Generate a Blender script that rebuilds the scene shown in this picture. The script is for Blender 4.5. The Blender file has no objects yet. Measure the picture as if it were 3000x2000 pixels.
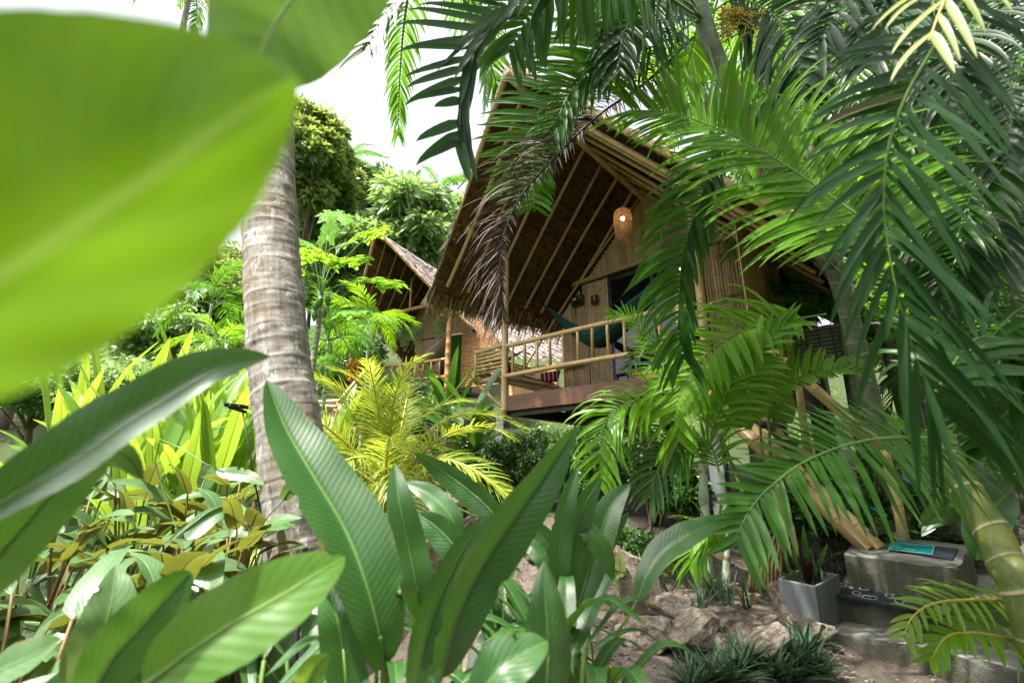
import bpy, math, random
from mathutils import Vector, Matrix, Quaternion, noise as mnoise
rnd = random.Random(7)
V = Vector
sc = bpy.context.scene
COL = sc.collection
R_ = math.radians

# ------------------------------------------------------------------ camera
EYE = 1.25                      # eye height above the path
F_PX, PITCH = 1330.0, 0.2736    # focal length in photo pixels (3000 wide), upward pitch
cam_d = bpy.data.cameras.new("camera")
cam_d.sensor_width = 36.0
cam_d.lens = F_PX * 36 / 3000
cam_d.clip_start, cam_d.clip_end = 0.02, 600
cam_d.dof.use_dof = True
cam_d.dof.focus_distance = 4.6
cam_d.dof.aperture_fstop = 2.2
cam = bpy.data.objects.new("camera", cam_d)
COL.objects.link(cam)
cam.location = (0, 0, EYE)
cam.rotation_euler = (math.pi / 2 + PITCH, 0, 0)
sc.camera = cam

# ------------------------------------------------------------------ sky and sun
SUN_EL, SUN_AZ = R_(68), R_(-125)      # azimuth from +Y towards +X
world = bpy.data.worlds.new("World")
sc.world = world
world.use_nodes = True
wn, wl = world.node_tree.nodes, world.node_tree.links
wn.clear()
sky = wn.new("ShaderNodeTexSky")
sky.sky_type = 'NISHITA'
sky.sun_disc = False
sky.sun_elevation = SUN_EL
sky.sun_rotation = SUN_AZ
sky.air_density, sky.dust_density, sky.ozone_density = 1.0, 6.0, 1.0
hs = wn.new("ShaderNodeHueSaturation")
hs.inputs['Saturation'].default_value = 0.28
bg = wn.new("ShaderNodeBackground")
bg.inputs['Strength'].default_value = 0.15
wo = wn.new("ShaderNodeOutputWorld")
wl.new(sky.outputs[0], hs.inputs['Color'])
wl.new(hs.outputs[0], bg.inputs['Color'])
wl.new(bg.outputs[0], wo.inputs[0])
sd = bpy.data.lights.new("sun", 'SUN')
sd.energy = 4.5
sd.angle = R_(0.6)
sd.color = (1.0, 0.94, 0.84)
sun = bpy.data.objects.new("sun", sd)
COL.objects.link(sun)
sdir = V((math.sin(SUN_AZ) * math.cos(SUN_EL), math.cos(SUN_AZ) * math.cos(SUN_EL), math.sin(SUN_EL)))
sun.rotation_euler = sdir.to_track_quat('Z', 'Y').to_euler()
sun.location = sdir * 50

sc.view_settings.view_transform = 'Standard'
sc.view_settings.look = 'None'
sc.view_settings.exposure = 1.6
sc.view_settings.gamma = 1.0
sc.render.engine = 'CYCLES'
cy = sc.cycles
cy.use_denoising = True
try:
    cy.denoiser = 'OPENIMAGEDENOISE'
except Exception:
    pass
cy.max_bounces, cy.diffuse_bounces, cy.glossy_bounces = 8, 4, 2
cy.transmission_bounces, cy.transparent_max_bounces = 4, 6
cy.caustics_reflective = cy.caustics_refractive = False
cy.sample_clamp_indirect = 8.0

# ------------------------------------------------------------------ pixel <-> space
CS, SN = math.cos(PITCH), math.sin(PITCH)


def ray(px, py):
    u, v = px - 1500.0, py - 1000.0
    y = F_PX * CS + v * SN
    return V((u / y, 1.0, (F_PX * SN - v * CS) / y))


def P(px, py, d):
    r = ray(px, py) * d
    return V((r.x, r.y, r.z + EYE))


def PZ(px, py, z):              # the point of that sight line at height z
    r = ray(px, py)
    return P(px, py, (z - EYE) / r.z)


def lerp_tab(tab, x):
    if x <= tab[0][0]:
        return tab[0][1]
    for (a, b), (c, d) in zip(tab, tab[1:]):
        if x <= c:
            k = (x - a) / (c - a)
            return b + (d - b) * k
    return tab[-1][1]


RT = [(-6, -.1), (2.0, 0.0), (2.5, .07), (3.0, .16), (3.4, .22), (4, .35), (5.5, .68), (7, .86), (9, 1.15), (12, 1.7), (16, 2.7), (22, 4.6), (40, 11.5), (90, 30)]
LT = [(-6, -.1), (6, .05), (9, .55), (12, 1.3), (16, 2.5), (22, 4.6), (40, 11.5), (90, 30)]


def gz(x, y):
    k = min(1, max(0, (x + 1.6) / 1.6))
    k = k * k * (3 - 2 * k)
    z = lerp_tab(LT, y) * (1 - k) + lerp_tab(RT, y) * k
    sm = lambda a, b, v: (lambda q: q * q * (3 - 2 * q))(min(1, max(0, (v - a) / (b - a))))
    z += .11 * sm(-.5, .3, x) * sm(2.05, 1.75, x) * sm(2.35, 2.8, y) * sm(6.0, 4.2, y)      # the bed held by the stones
    return z + .05 * mnoise.noise(V((x * .8, y * .8, 3))) + .02 * mnoise.noise(V((x * 3, y * 3, 9)))


def G(px, py):                  # the ground point under that pixel
    r = ray(px, py)
    d = .8
    while d < 60:
        p = P(px, py, d)
        if p.z <= gz(p.x, p.y):
            return p
        d *= 1.012
    return P(px, py, 20)


# ------------------------------------------------------------------ mesh builder
class MB:
    def __init__(s):
        s.v, s.f, s.uv, s.t, s.m = [], [], [], [], []

    def add(s, p, uv=(0, 0), t=.5):
        s.v.append(p)
        s.uv.append(uv)
        s.t.append(t)
        return len(s.v) - 1

    def face(s, *ids, m=0):
        s.f.append(ids)
        s.m.append(m)

    def grid(s, rows, m=0, close=False):   # rows of indices
        for a, b in zip(rows, rows[1:]):
            n = len(a)
            for i in range(n if close else n - 1):
                j = (i + 1) % n
                s.face(a[i], a[j], b[j], b[i], m=m)

    def box(s, c, x, y, z, t=.5, m=0):     # centre, three half-axis vectors
        ids = [s.add(c + x * i + y * j + z * k, ((i + 1) / 2 * x.length * 2 + (k + 1) * z.length, (j + 1) * y.length + (k + 1) * .3 * z.length), t)
               for k in (-1, 1) for j in (-1, 1) for i in (-1, 1)]
        a = ids
        for q in ((0, 2, 3, 1), (4, 5, 7, 6), (0, 1, 5, 4), (1, 3, 7, 5), (3, 2, 6, 7), (2, 0, 4, 6)):
            s.face(*[a[i] for i in q], m=m)

    def build(s, name, mats, parent=None, smooth=True, bevel=0):
        me = bpy.data.meshes.new(name)
        me.from_pydata([tuple(p) for p in s.v], [], s.f)
        uvl = me.uv_layers.new(name="UVMap")
        fl = [0.0] * (2 * len(me.loops))
        vi = [0] * len(me.loops)
        me.loops.foreach_get("vertex_index", vi)
        for i, k in enumerate(vi):
            fl[2 * i], fl[2 * i + 1] = s.uv[k]
        uvl.data.foreach_set("uv", fl)
        at = me.attributes.new("tint", 'FLOAT', 'POINT')
        at.data.foreach_set("value", s.t)
        if not isinstance(mats, (list, tuple)):
            mats = [mats]
        for m in mats:
            me.materials.append(m)
        if len(mats) > 1:
            me.polygons.foreach_set("material_index", s.m)
        me.polygons.foreach_set("use_smooth", [smooth] * len(me.polygons))
        me.update()
        o = bpy.data.objects.new(name, me)
        COL.objects.link(o)
        if bevel:
            md = o.modifiers.new("bevel", 'BEVEL')
            md.width, md.segments, md.limit_method = bevel, 2, 'ANGLE'
        if parent is not None:
            o.parent = parent
            o.matrix_parent_inverse = Matrix.Translation(-parent.location)
        return o


def thing(name, label, cat, loc, group=None):
    o = bpy.data.objects.new(name, None)
    o.empty_display_size = .1
    COL.objects.link(o)
    o.location = loc
    return tag(o, label, cat, group)


def tag(o, label, cat, group=None):
    o['label'], o['category'] = label, cat
    if group:
        o['group'] = group
    return o


def setting(o, kind='structure'):
    o['kind'] = kind
    return o


def spline(pts, n):             # Catmull-Rom through pts, n+1 samples evenly spaced in arc length
    pts = [V(p) for p in pts]
    if len(pts) == 2:
        return [pts[0].lerp(pts[1], i / n) for i in range(n + 1)]
    q = [pts[0] * 2 - pts[1]] + pts + [pts[-1] * 2 - pts[-2]]
    out = []
    for i in range(1, len(q) - 2):
        a, b, c, d = q[i - 1], q[i], q[i + 1], q[i + 2]
        for k in range(12):
            t = k / 12
            out.append(.5 * (2 * b + (c - a) * t + (2 * a - 5 * b + 4 * c - d) * t * t + (3 * b - a - 3 * c + d) * t ** 3))
    out.append(pts[-1])
    ln = [0]
    for a, b in zip(out, out[1:]):
        ln.append(ln[-1] + (b - a).length)
    res, j = [], 0
    for i in range(n + 1):
        L = ln[-1] * i / n
        while j < len(ln) - 2 and ln[j + 1] < L:
            j += 1
        k = (L - ln[j]) / max(1e-9, ln[j + 1] - ln[j])
        res.append(out[j].lerp(out[j + 1], min(1, max(0, k))))
    return res


def tube(mb, pts, radii, seg=10, t=.5, caps=True, v0=0.0, m=0, oval=1.0):
    pts = [V(p) for p in pts]
    n = len(pts)
    if not isinstance(radii, (list, tuple)):
        radii = [radii] * n
    T = (pts[1] - pts[0]).normalized()
    A = T.orthogonal().normalized()
    rows, L = [], v0
    for i in range(n):
        if i:
            L += (pts[i] - pts[i - 1]).length
        T2 = (pts[min(n - 1, i + 1)] - pts[max(0, i - 1)]).normalized()
        A = (A - T2 * A.dot(T2)).normalized()
        B = T2.cross(A)
        r = radii[i]
        row = []
        for k in range(seg + 1):
            a = 2 * math.pi * k / seg
            row.append(mb.add(pts[i] + A * (math.cos(a) * r) + B * (math.sin(a) * r * oval), (k / seg, L), t))
        rows.append(row)
    for a, b in zip(rows, rows[1:]):
        for i in range(seg):
            mb.face(a[i], a[i + 1], b[i + 1], b[i], m=m)
    if caps:
        for row, rev in ((rows[0], True), (rows[-1], False)):
            ring = row[:-1]
            mb.face(*(reversed(ring) if rev else ring), m=m)
    return mb


def bamboo(mb, a, b, r, node=.32, bend=.012, seg=10, t=None, m=0, off=None):
    a, b = V(a), V(b)
    L = (b - a).length
    T = (b - a).normalized()
    S = V((rnd.uniform(-1, 1), rnd.uniform(-1, 1), rnd.uniform(-.3, .3)))
    S = (S - T * S.dot(T)).normalized() * bend * L
    off = rnd.uniform(0, node) if off is None else off
    t = rnd.uniform(.25, .8) if t is None else t
    ss, rr = [0.0], [r]
    x = off if off > .05 else off + node
    while x < L - .04:
        for dx, k in ((-.022, 1.0), (-.008, 1.09), (.0, .97), (.008, 1.07), (.024, 1.0)):
            if 0 < x + dx < L:
                ss.append(x + dx)
                rr.append(r * k)
        x += node * rnd.uniform(.85, 1.15)
    ss.append(L)
    rr.append(r)
    pts = [a + T * s + S * math.sin(math.pi * s / L) for s in ss]
    # tint dips at the node lines
    base = len(mb.v)
    tube(mb, pts, [q * (1 - .12 * s / L) for q, s in zip(rr, ss)], seg, t, True, 0, m)
    for i, k in enumerate(rr):
        if k < r * .99:
            for j in range(seg + 1):
                mb.t[base + i * (seg + 1) + j] = -.35
    return mb


# ------------------------------------------------------------------ materials
class NT:
    def __init__(s, name):
        s.mat = bpy.data.materials.new(name)
        s.mat.use_nodes = True
        s.n, s.l = s.mat.node_tree.nodes, s.mat.node_tree.links
        s.n.clear()
        s.out = s.n.new("ShaderNodeOutputMaterial")

    def node(s, typ, ins=None, **kw):
        n = s.n.new(typ)
        for k, v in kw.items():
            setattr(n, k, v)
        for k, v in (ins or {}).items():
            if isinstance(v, bpy.types.NodeSocket):
                s.l.new(v, n.inputs[k])
            else:
                n.inputs[k].default_value = v
        return n

    def tint(s):
        return s.node("ShaderNodeAttribute", attribute_name="tint").outputs['Fac']

    def obj(s):
        return s.node("ShaderNodeTexCoord").outputs['Object']

    def uv(s):
        return s.node("ShaderNodeTexCoord").outputs['UV']

    def math(s, op, a, b=0.0, c=0.0):
        n = s.node("ShaderNodeMath", operation=op)
        for i, x in enumerate((a, b, c)):
            if isinstance(x, bpy.types.NodeSocket):
                s.l.new(x, n.inputs[i])
            else:
                n.inputs[i].default_value = x
        return n.outputs[0]

    def noise(s, vec, scale, detail=4, rough=.55, stretch=None):
        if stretch:
            vec = s.node("ShaderNodeMapping", {0: vec, 'Scale': stretch}).outputs[0]
        return s.node("ShaderNodeTexNoise", {'Vector': vec, 'Scale': scale, 'Detail': detail, 'Roughness': rough}).outputs['Fac']

    def ramp(s, fac, stops):
        n = s.node("ShaderNodeValToRGB", {0: fac})
        e = n.color_ramp.elements
        while len(e) > 1:
            e.remove(e[-1])
        for i, (p, c) in enumerate(stops):
            x = e[0] if i == 0 else e.new(p)
            x.position = p
            x.color = (*c, 1) if len(c) == 3 else c
        return n.outputs[0]

    def mix(s, fac, a, b, blend='MIX'):
        n = s.node("ShaderNodeMix", data_type='RGBA', blend_type=blend)
        for k, v in ((0, fac), (6, a), (7, b)):
            if isinstance(v, bpy.types.NodeSocket):
                s.l.new(v, n.inputs[k])
            else:
                n.inputs[k].default_value = v if k == 0 else ((*v, 1) if len(v) == 3 else v)
        return n.outputs[2]

    def bump(s, h, strength=.3, dist=.01):
        return s.node("ShaderNodeBump", {'Height': h, 'Strength': strength, 'Distance': dist}).outputs[0]

    def pbr(s, col, rough=.6, normal=None, spec=.5, **kw):
        ins = {'Base Color': col if isinstance(col, bpy.types.NodeSocket) else (*col, 1), 'Roughness': rough, 'Specular IOR Level': spec}
        if normal is not None:
            ins['Normal'] = normal
        ins.update(kw)
        return s.node("ShaderNodeBsdfPrincipled", ins)

    def done(s, sh):
        s.l.new(sh.outputs[0], s.out.inputs[0])
        return s.mat


def leaf_mat(name, lo, hi, trans, under=None, tw=.42, rough=.38, veins=None, spec=.5, midrib=None, spots=None):
    """lo..hi colour by tint; trans = colour of the light let through; under = colour of the lower side."""
    m = NT(name)
    t = m.tint()
    nz = m.noise(m.obj(), 9, 3)
    fac = m.math('ADD', m.math('MULTIPLY', t, .8), m.math('MULTIPLY', m.math('SUBTRACT', nz, .5), .8))
    col = m.mix(m.node("ShaderNodeClamp", {0: fac}).outputs[0], lo, hi)
    col = m.mix(m.node("ShaderNodeClamp", {0: m.math('MULTIPLY', m.math('SUBTRACT', t, 1.16), 5.0)}).outputs[0], col, (.17, .13, .045))
    nrm = None
    if under:
        bf = m.node("ShaderNodeNewGeometry").outputs['Backfacing']
        col = m.mix(bf, col, under)
    if spots:
        sp = m.noise(m.obj(), spots[1], 5, .7)
        col = m.mix(m.ramp(sp, [(spots[2], (0, 0, 0)), (spots[2] + .1, (1, 1, 1))]), col, spots[0])
    if veins or midrib:
        sep = m.node("ShaderNodeSeparateXYZ", {0: m.uv()})
        du = m.math('ABSOLUTE', m.math('SUBTRACT', sep.outputs[0], .5))
        if veins:
            ph = m.math('SUBTRACT', m.math('MULTIPLY', sep.outputs[1], veins * 1.5), m.math('MULTIPLY', du, veins * .20))
            ph = m.math('ADD', ph, m.math('MULTIPLY', nz, 5.0))
            wv = m.math('SINE', ph)
            hgt = m.math('ADD', wv, m.math('MULTIPLY', m.math('SINE', m.math('MULTIPLY', ph, 4.1)), .25))
            nrm = m.bump(hgt, .10, .0018)
            col = m.mix(m.math('MULTIPLY', m.math('ADD', wv, 1.0), .035), col, m.mix(.6, col, (.55, .7, .35)))
        ed = m.math('MULTIPLY', m.ramp(du, [(.40, (0, 0, 0)), (.49, (1, 1, 1))]), m.ramp(m.noise(m.obj(), 7, 5, .7), [(.56, (0, 0, 0)), (.64, (1, 1, 1))]))
        col = m.mix(m.math('MULTIPLY', ed, .85), col, (.20, .15, .04))
        if midrib:
            k = m.ramp(du, [(.012, (1, 1, 1)), (.028, (0, 0, 0))])
            col = m.mix(m.math('MULTIPLY', k, .75), col, midrib)
    p = m.pbr(col, rough, nrm, spec)
    tr = m.node("ShaderNodeBsdfTranslucent", {'Color': m.mix(.55, col, trans, 'MIX')})
    if nrm is not None:
        m.l.new(nrm, tr.inputs['Normal'])
    mx = m.node("ShaderNodeMixShader", {0: tw, 1: p.outputs[0], 2: tr.outputs[0]})
    return m.done(mx)


M = {}
M['broad'] = leaf_mat('broad_leaf', (.016, .070, .016), (.036, .130, .022), (.17, .40, .012), under=(.042, .135, .016), veins=230, midrib=(.16, .30, .06), rough=.34, spec=.85, tw=.34, spots=((.16, .12, .03), 9, .69))
M['broad_light'] = leaf_mat('light_broad_leaf', (.07, .20, .025), (.13, .29, .04), (.42, .62, .03), under=(.12, .27, .04), veins=170, midrib=(.30, .42, .10), rough=.40, tw=.5)
M['giant'] = leaf_mat('giant_leaf', (.048, .165, .003), (.080, .215, .004), (.29, .50, .005), veins=90, midrib=(.26, .38, .12), rough=.36, tw=.42, spec=1.0)
M['bed'] = leaf_mat('bed_leaf', (.10, .25, .02), (.21, .38, .04), (.55, .75, .05), under=(.16, .30, .03), veins=120, midrib=(.35, .45, .12), rough=.40, tw=.5)
M['bronze'] = leaf_mat('bronze_backed_leaf', (.055, .13, .045), (.11, .21, .075), (.25, .38, .04), under=(.17, .068, .012), veins=190, midrib=(.20, .30, .10), rough=.33, tw=.33)
M['frond'] = leaf_mat('palm_leaflet', (.022, .085, .012), (.055, .165, .016), (.22, .50, .02), under=(.05, .14, .02), rough=.36, spec=.3)
M['frond_lime'] = leaf_mat('lime_palm_leaflet', (.075, .215, .008), (.165, .35, .014), (.42, .76, .02), rough=.36, tw=.48, spec=.3)
M['frond_dark'] = leaf_mat('dark_palm_leaflet', (.014, .048, .016), (.032, .085, .026), (.08, .24, .02), under=(.04, .10, .03), rough=.42, spots=((.10, .12, .06), 14, .62), spec=.3)
M['frond_gold'] = leaf_mat('golden_palm_leaflet', (.12, .25, .02), (.38, .41, .06), (.62, .70, .05), rough=.38, tw=.42)
M['frond_pale'] = leaf_mat('pale_palm_leaflet', (.22, .30, .05), (.42, .36, .16), (.50, .45, .12), rough=.5, tw=.35)
M['frond_dead'] = leaf_mat('dead_palm_leaflet', (.030, .017, .014), (.13, .080, .055), (.10, .06, .03), rough=.65, tw=.12)
M['tree'] = leaf_mat('tree_leaf', (.035, .10, .022), (.11, .22, .045), (.28, .48, .06), rough=.40, tw=.42, spec=.8)
M['tree_light'] = leaf_mat('light_tree_leaf', (.11, .22, .065), (.28, .43, .15), (.45, .65, .15), rough=.36, tw=.42, spec=1.0)
M['tree_rust'] = leaf_mat('rusty_tree_leaf', (.11, .20, .05), (.28, .38, .10), (.5, .6, .1), rough=.42, tw=.42, spots=((.36, .20, .05), 1.6, .66))
M['shrub'] = leaf_mat('shrub_leaf', (.025, .075, .018), (.07, .16, .032), (.18, .36, .04), rough=.32, tw=.3, spec=.8)
M['rhoeo'] = leaf_mat('rhoeo_leaf', (.035, .075, .040), (.075, .135, .065), (.14, .26, .06), under=(.05, .075, .055), rough=.55, tw=.2, spec=.25)
M['stripe'] = leaf_mat('striped_leaf', (.16, .24, .06), (.40, .42, .17), (.5, .6, .2), rough=.45, tw=.35)
M['papaya'] = leaf_mat('papaya_leaf', (.10, .27, .020), (.19, .40, .04), (.50, .78, .05), rough=.6, tw=.5, spec=.25)
M['hang'] = leaf_mat('hanging_leaf', (.14, .24, .07), (.36, .45, .20), (.5, .6, .2), rough=.5, tw=.35)


def bamboo_mat(name, lo, hi, node=(.05, .028, .012), rough=.38):
    m = NT(name)
    uv = m.uv()
    t = m.tint()
    oi = m.node("ShaderNodeObjectInfo").outputs['Random']
    st = m.noise(uv, 1.0, 4, .6, (26, 2.2, 1))
    bl = m.noise(m.obj(), 6, 4, .6)
    f = m.math('ADD', m.math('MULTIPLY', t, .5), m.math('MULTIPLY', m.math('ADD', st, bl), .38))
    f = m.math('ADD', f, m.math('MULTIPLY', oi, .15))
    col = m.ramp(f, [(.12, node), (.32, lo), (.85, hi)])
    return m.done(m.pbr(col, m.math('ADD', m.math('MULTIPLY', bl, .25), rough - .12), m.bump(st, .25, .004)))


M['bamboo'] = bamboo_mat('bamboo_pole', (.30, .175, .075), (.56, .38, .19))
M['bamboo_wall'] = bamboo_mat('bamboo_slats', (.28, .17, .08), (.62, .45, .25), rough=.42)
M['bamboo_red'] = bamboo_mat('varnished_bamboo', (.26, .11, .04), (.46, .24, .10))


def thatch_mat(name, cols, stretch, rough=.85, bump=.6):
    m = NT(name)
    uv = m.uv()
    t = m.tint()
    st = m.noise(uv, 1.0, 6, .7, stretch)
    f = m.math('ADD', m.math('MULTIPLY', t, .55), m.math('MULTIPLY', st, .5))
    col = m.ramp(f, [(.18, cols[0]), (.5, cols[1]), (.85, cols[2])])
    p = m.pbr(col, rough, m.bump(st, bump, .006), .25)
    tr = m.node("ShaderNodeBsdfTranslucent", {'Color': col})
    return m.done(m.node("ShaderNodeMixShader", {0: .08, 1: p.outputs[0], 2: tr.outputs[0]}))


M['thatch_in'] = thatch_mat('thatch_inside', ((.045, .022, .010), (.19, .108, .047), (.36, .22, .10)), (60, 9, 1))
M['thatch_out'] = thatch_mat('weathered_thatch', ((.10, .085, .085), (.30, .25, .24), (.55, .48, .45)), (60, 7, 1))
M['fringe'] = thatch_mat('thatch_fringe', ((.12, .075, .035), (.30, .20, .09), (.48, .34, .17)), (20, 9, 1))

m = NT('soil')
o_ = m.obj()
n1, n2, n3 = m.noise(o_, 1.3, 6, .6), m.noise(o_, 22, 6, .7), m.noise(o_, 160, 3, .7)
c = m.ramp(m.math('ADD', m.math('MULTIPLY', n1, .55), m.math('MULTIPLY', n2, .45)), [(.3, (.042, .033, .026)), (.5, (.108, .090, .075)), (.68, (.21, .188, .166))])
c = m.mix(m.ramp(n3, [(.56, (0, 0, 0)), (.72, (1, 1, 1))]), c, (.30, .26, .225))
pos = m.node("ShaderNodeSeparateXYZ", {0: o_})
hill = m.math('ADD', m.math('MULTIPLY', m.math('SUBTRACT', pos.outputs[1], 8.5), .45), m.math('MULTIPLY', m.math('SUBTRACT', n2, .5), 2.0))
hill2 = m.math('ADD', m.math('MULTIPLY', m.math('SUBTRACT', -1.2, pos.outputs[0]), .8), m.math('MULTIPLY', m.math('SUBTRACT', n2, .5), 2.0))
hill = m.node("ShaderNodeClamp", {0: m.math('MAXIMUM', hill, hill2)}).outputs[0]
c = m.mix(hill, c, m.ramp(n2, [(.35, (.018, .028, .008)), (.65, (.06, .085, .025))]))
M['soil'] = m.done(m.pbr(c, .95, m.bump(m.math('ADD', m.math('MULTIPLY', n2, .8), m.math('MULTIPLY', n3, .35)), .9, .03), .2))

m = NT('concrete')
o_ = m.obj()
n1, n2, n3 = m.noise(o_, 3.2, 7, .65), m.noise(o_, 70, 4, .7), m.noise(o_, 260, 2)
c = m.ramp(m.math('ADD', m.math('MULTIPLY', n1, .65), m.math('MULTIPLY', n2, .35)), [(.32, (.075, .072, .058)), (.5, (.175, .17, .155)), (.7, (.32, .312, .295))])
geo = m.node("ShaderNodeNewGeometry")
nz_ = m.math('ABSOLUTE', m.node("ShaderNodeSeparateXYZ", {0: geo.outputs['Normal']}).outputs[2])
moss = m.math('MULTIPLY', m.math('SUBTRACT', 1.0, nz_), m.ramp(m.noise(o_, 2.6, 5, .65), [(.34, (0, 0, 0)), (.54, (1, 1, 1))]))
c = m.mix(m.math('MULTIPLY', moss, .8), c, (.055, .058, .018))
c = m.mix(m.math('MULTIPLY', m.ramp(n3, [(.55, (0, 0, 0)), (.7, (1, 1, 1))]), nz_), c, (.36, .355, .34))
M['concrete'] = m.done(m.pbr(c, .9, m.bump(m.math('ADD', n2, m.math('MULTIPLY', n3, .6)), .8, .014), .3))

m = NT('grey_cement')
o_ = m.obj()
n1 = m.noise(o_, 5, 6, .6, (1, 1, .35))
c = m.ramp(n1, [(.3, (.085, .095, .10)), (.7, (.19, .205, .21))])
M['cement'] = m.done(m.pbr(c, .75, m.bump(m.noise(o_, 60, 4), .25, .004), .3))

m = NT('rock')
o_ = m.obj()
n1, n2, n3 = m.noise(o_, 5, 8, .68), m.noise(o_, 46, 6, .72), m.noise(o_, 2.2, 4)
c = m.ramp(m.math('ADD', m.math('MULTIPLY', n1, .6), m.math('MULTIPLY', n2, .4)), [(.3, (.05, .036, .026)), (.46, (.15, .115, .09)), (.55, (.32, .30, .268)), (.70, (.50, .475, .435))])
c = m.mix(m.math('MULTIPLY', m.node("ShaderNodeObjectInfo").outputs['Random'], .55), c, m.mix(.5, c, (.16, .10, .06)))
c = m.mix(m.ramp(n3, [(.5, (0, 0, 0)), (.66, (.8, .8, .8))]), c, (.21, .165, .11), 'MIX')
M['rock'] = m.done(m.pbr(c, .9, m.bump(m.math('ADD', n1, m.math('MULTIPLY', n2, .6)), 1.0, .035), .25))

m = NT('coconut_bark')
uv = m.uv()
t = m.tint()
o_ = m.obj()
fib = m.noise(uv, 1.0, 6, .7, (46, 4, 1))
pat = m.noise(o_, 9, 6, .66)
f = m.math('ADD', m.math('MULTIPLY', fib, .5), m.math('MULTIPLY', pat, .5))
c = m.ramp(f, [(.32, (.045, .039, .034)), (.44, (.195, .172, .152)), (.60, (.36, .333, .305))])
lich = m.math('MULTIPLY', m.ramp(m.noise(o_, 16, 6, .75, (1, 1, .45)), [(.56, (0, 0, 0)), (.66, (1, 1, 1))]), .75)
c = m.mix(lich, c, (.70, .68, .66))
c = m.mix(m.math('MULTIPLY', m.ramp(m.noise(o_, 4, 4), [(.52, (0, 0, 0)), (.7, (1, 1, 1))]), .5), c, (.22, .13, .05))
c = m.mix(m.node("ShaderNodeClamp", {0: m.math('SUBTRACT', t, .5)}).outputs[0], c, (.50, .46, .43))
M['bark_palm'] = m.done(m.pbr(c, .9, m.bump(m.math('ADD', fib, pat), .7, .010), .25))

m = NT('grey_palm_stem')
o_ = m.obj()
t = m.tint()
n1 = m.noise(o_, 8, 6, .65)
c = m.ramp(m.math('ADD', m.math('MULTIPLY', n1, .7), m.math('MULTIPLY', t, .3)), [(.3, (.05, .075, .04)), (.5, (.13, .165, .105)), (.68, (.27, .29, .23))])
c = m.mix(m.node("ShaderNodeClamp", {0: m.math('MULTIPLY', m.math('SUBTRACT', t, .7), 4)}).outputs[0], c, (.36, .28, .20))
M['stem_grey'] = m.done(m.pbr(c, .6, m.bump(n1, .4, .006), .4))

m = NT('green_palm_stem')
o_ = m.obj()
t = m.tint()
n1, n2 = m.noise(o_, 4, 5, .6), m.noise(o_, 60, 4, .7, (1, 1, .15))
c = m.ramp(n1, [(.34, (.05, .085, .014)), (.5, (.10, .14, .03)), (.66, (.18, .175, .04))])
c = m.mix(m.ramp(n2, [(.55, (0, 0, 0)), (.75, (.6, .6, .6))]), c, (.30, .33, .18))
c = m.mix(m.node("ShaderNodeClamp", {0: m.math('MULTIPLY', m.math('SUBTRACT', t, .6), 4)}).outputs[0], c, (.42, .36, .24))
M['stem_green'] = m.done(m.pbr(c, .45, m.bump(n2, .2, .003), .45))

m = NT('white_palm_stem')
n1 = m.noise(m.obj(), 9, 5, .6)
t = m.tint()
c = m.ramp(n1, [(.35, (.26, .33, .20)), (.6, (.50, .56, .47))])
c = m.mix(m.node("ShaderNodeClamp", {0: m.math('MULTIPLY', m.math('SUBTRACT', t, .6), 4)}).outputs[0], c, (.27, .17, .07))
M['stem_white'] = m.done(m.pbr(c, .5, None, .4))


def plain(name, col, rough=.6, spec=.4, nscale=None, amt=.25, **kw):
    m = NT(name)
    if nscale:
        n = m.noise(m.obj(), nscale, 5, .6)
        c = m.mix(n, [x * (1 - amt) for x in col], [min(1, x * (1 + amt)) for x in col])
        return m.done(m.pbr(c, rough, m.bump(n, .2, .004), spec, **kw))
    return m.done(m.pbr(col, rough, None, spec, **kw))


M['petiole'] = plain('leaf_stalk', (.10, .19, .035), .4, .5, 14, .35)
M['petiole_gold'] = plain('golden_stalk', (.42, .36, .06), .4, .5, 14, .3)
M['petiole_dead'] = plain('dead_stalk', (.035, .028, .030), .6, .4, 14, .3)
M['petiole_red'] = plain('reddish_stalk', (.16, .10, .04), .5, .4, 14, .4)
M['twig'] = plain('twig', (.17, .115, .08), .8, .2, 30, .4)
M['trunk'] = plain('tree_bark', (.15, .12, .09), .9, .2, 7, .5)
M['black'] = plain('black_plastic', (.008, .009, .011), .35, .5)
M['black_frame'] = plain('black_frame', (.010, .011, .012), .4, .5)
M['glass'] = plain('dark_glass', (.006, .009, .010), .04, .7)
M['wood_red'] = None
m = NT('red_brown_board')
n1 = m.noise(m.obj(), 7, 5, .6, (1, 1, 6))
M['wood_red'] = m.done(m.pbr(m.ramp(n1, [(.3, (.085, .040, .026)), (.7, (.17, .080, .052))]), .5, m.bump(n1, .15, .004), .4))
m = NT('dark_board')
n1 = m.noise(m.obj(), 9, 5, .6)
M['wood_dark'] = m.done(m.pbr(m.ramp(n1, [(.3, (.030, .020, .020)), (.7, (.085, .060, .060))]), .5, m.bump(n1, .2, .004), .4))
m = NT('hammock_cloth')
sep = m.node("ShaderNodeSeparateXYZ", {0: m.uv()})
n1 = m.noise(m.uv(), 1, 4, .6, (60, 6, 1))
M['hammock'] = m.done(m.pbr(m.ramp(n1, [(.3, (.010, .050, .052)), (.7, (.028, .105, .100))]), .8, m.bump(n1, .3, .004), .2))
m = NT('striped_hammock_cloth')
sep = m.node("ShaderNodeSeparateXYZ", {0: m.uv()})
s1 = m.math('SINE', m.math('MULTIPLY', sep.outputs[0], 62))
M['hammock2'] = m.done(m.pbr(m.ramp(s1, [(.3, (.16, .105, .10)), (.62, (.50, .42, .40))]), .85))
M['maroon'] = plain('maroon_cloth', (.17, .008, .022), .85, .2, 60, .3)
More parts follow.
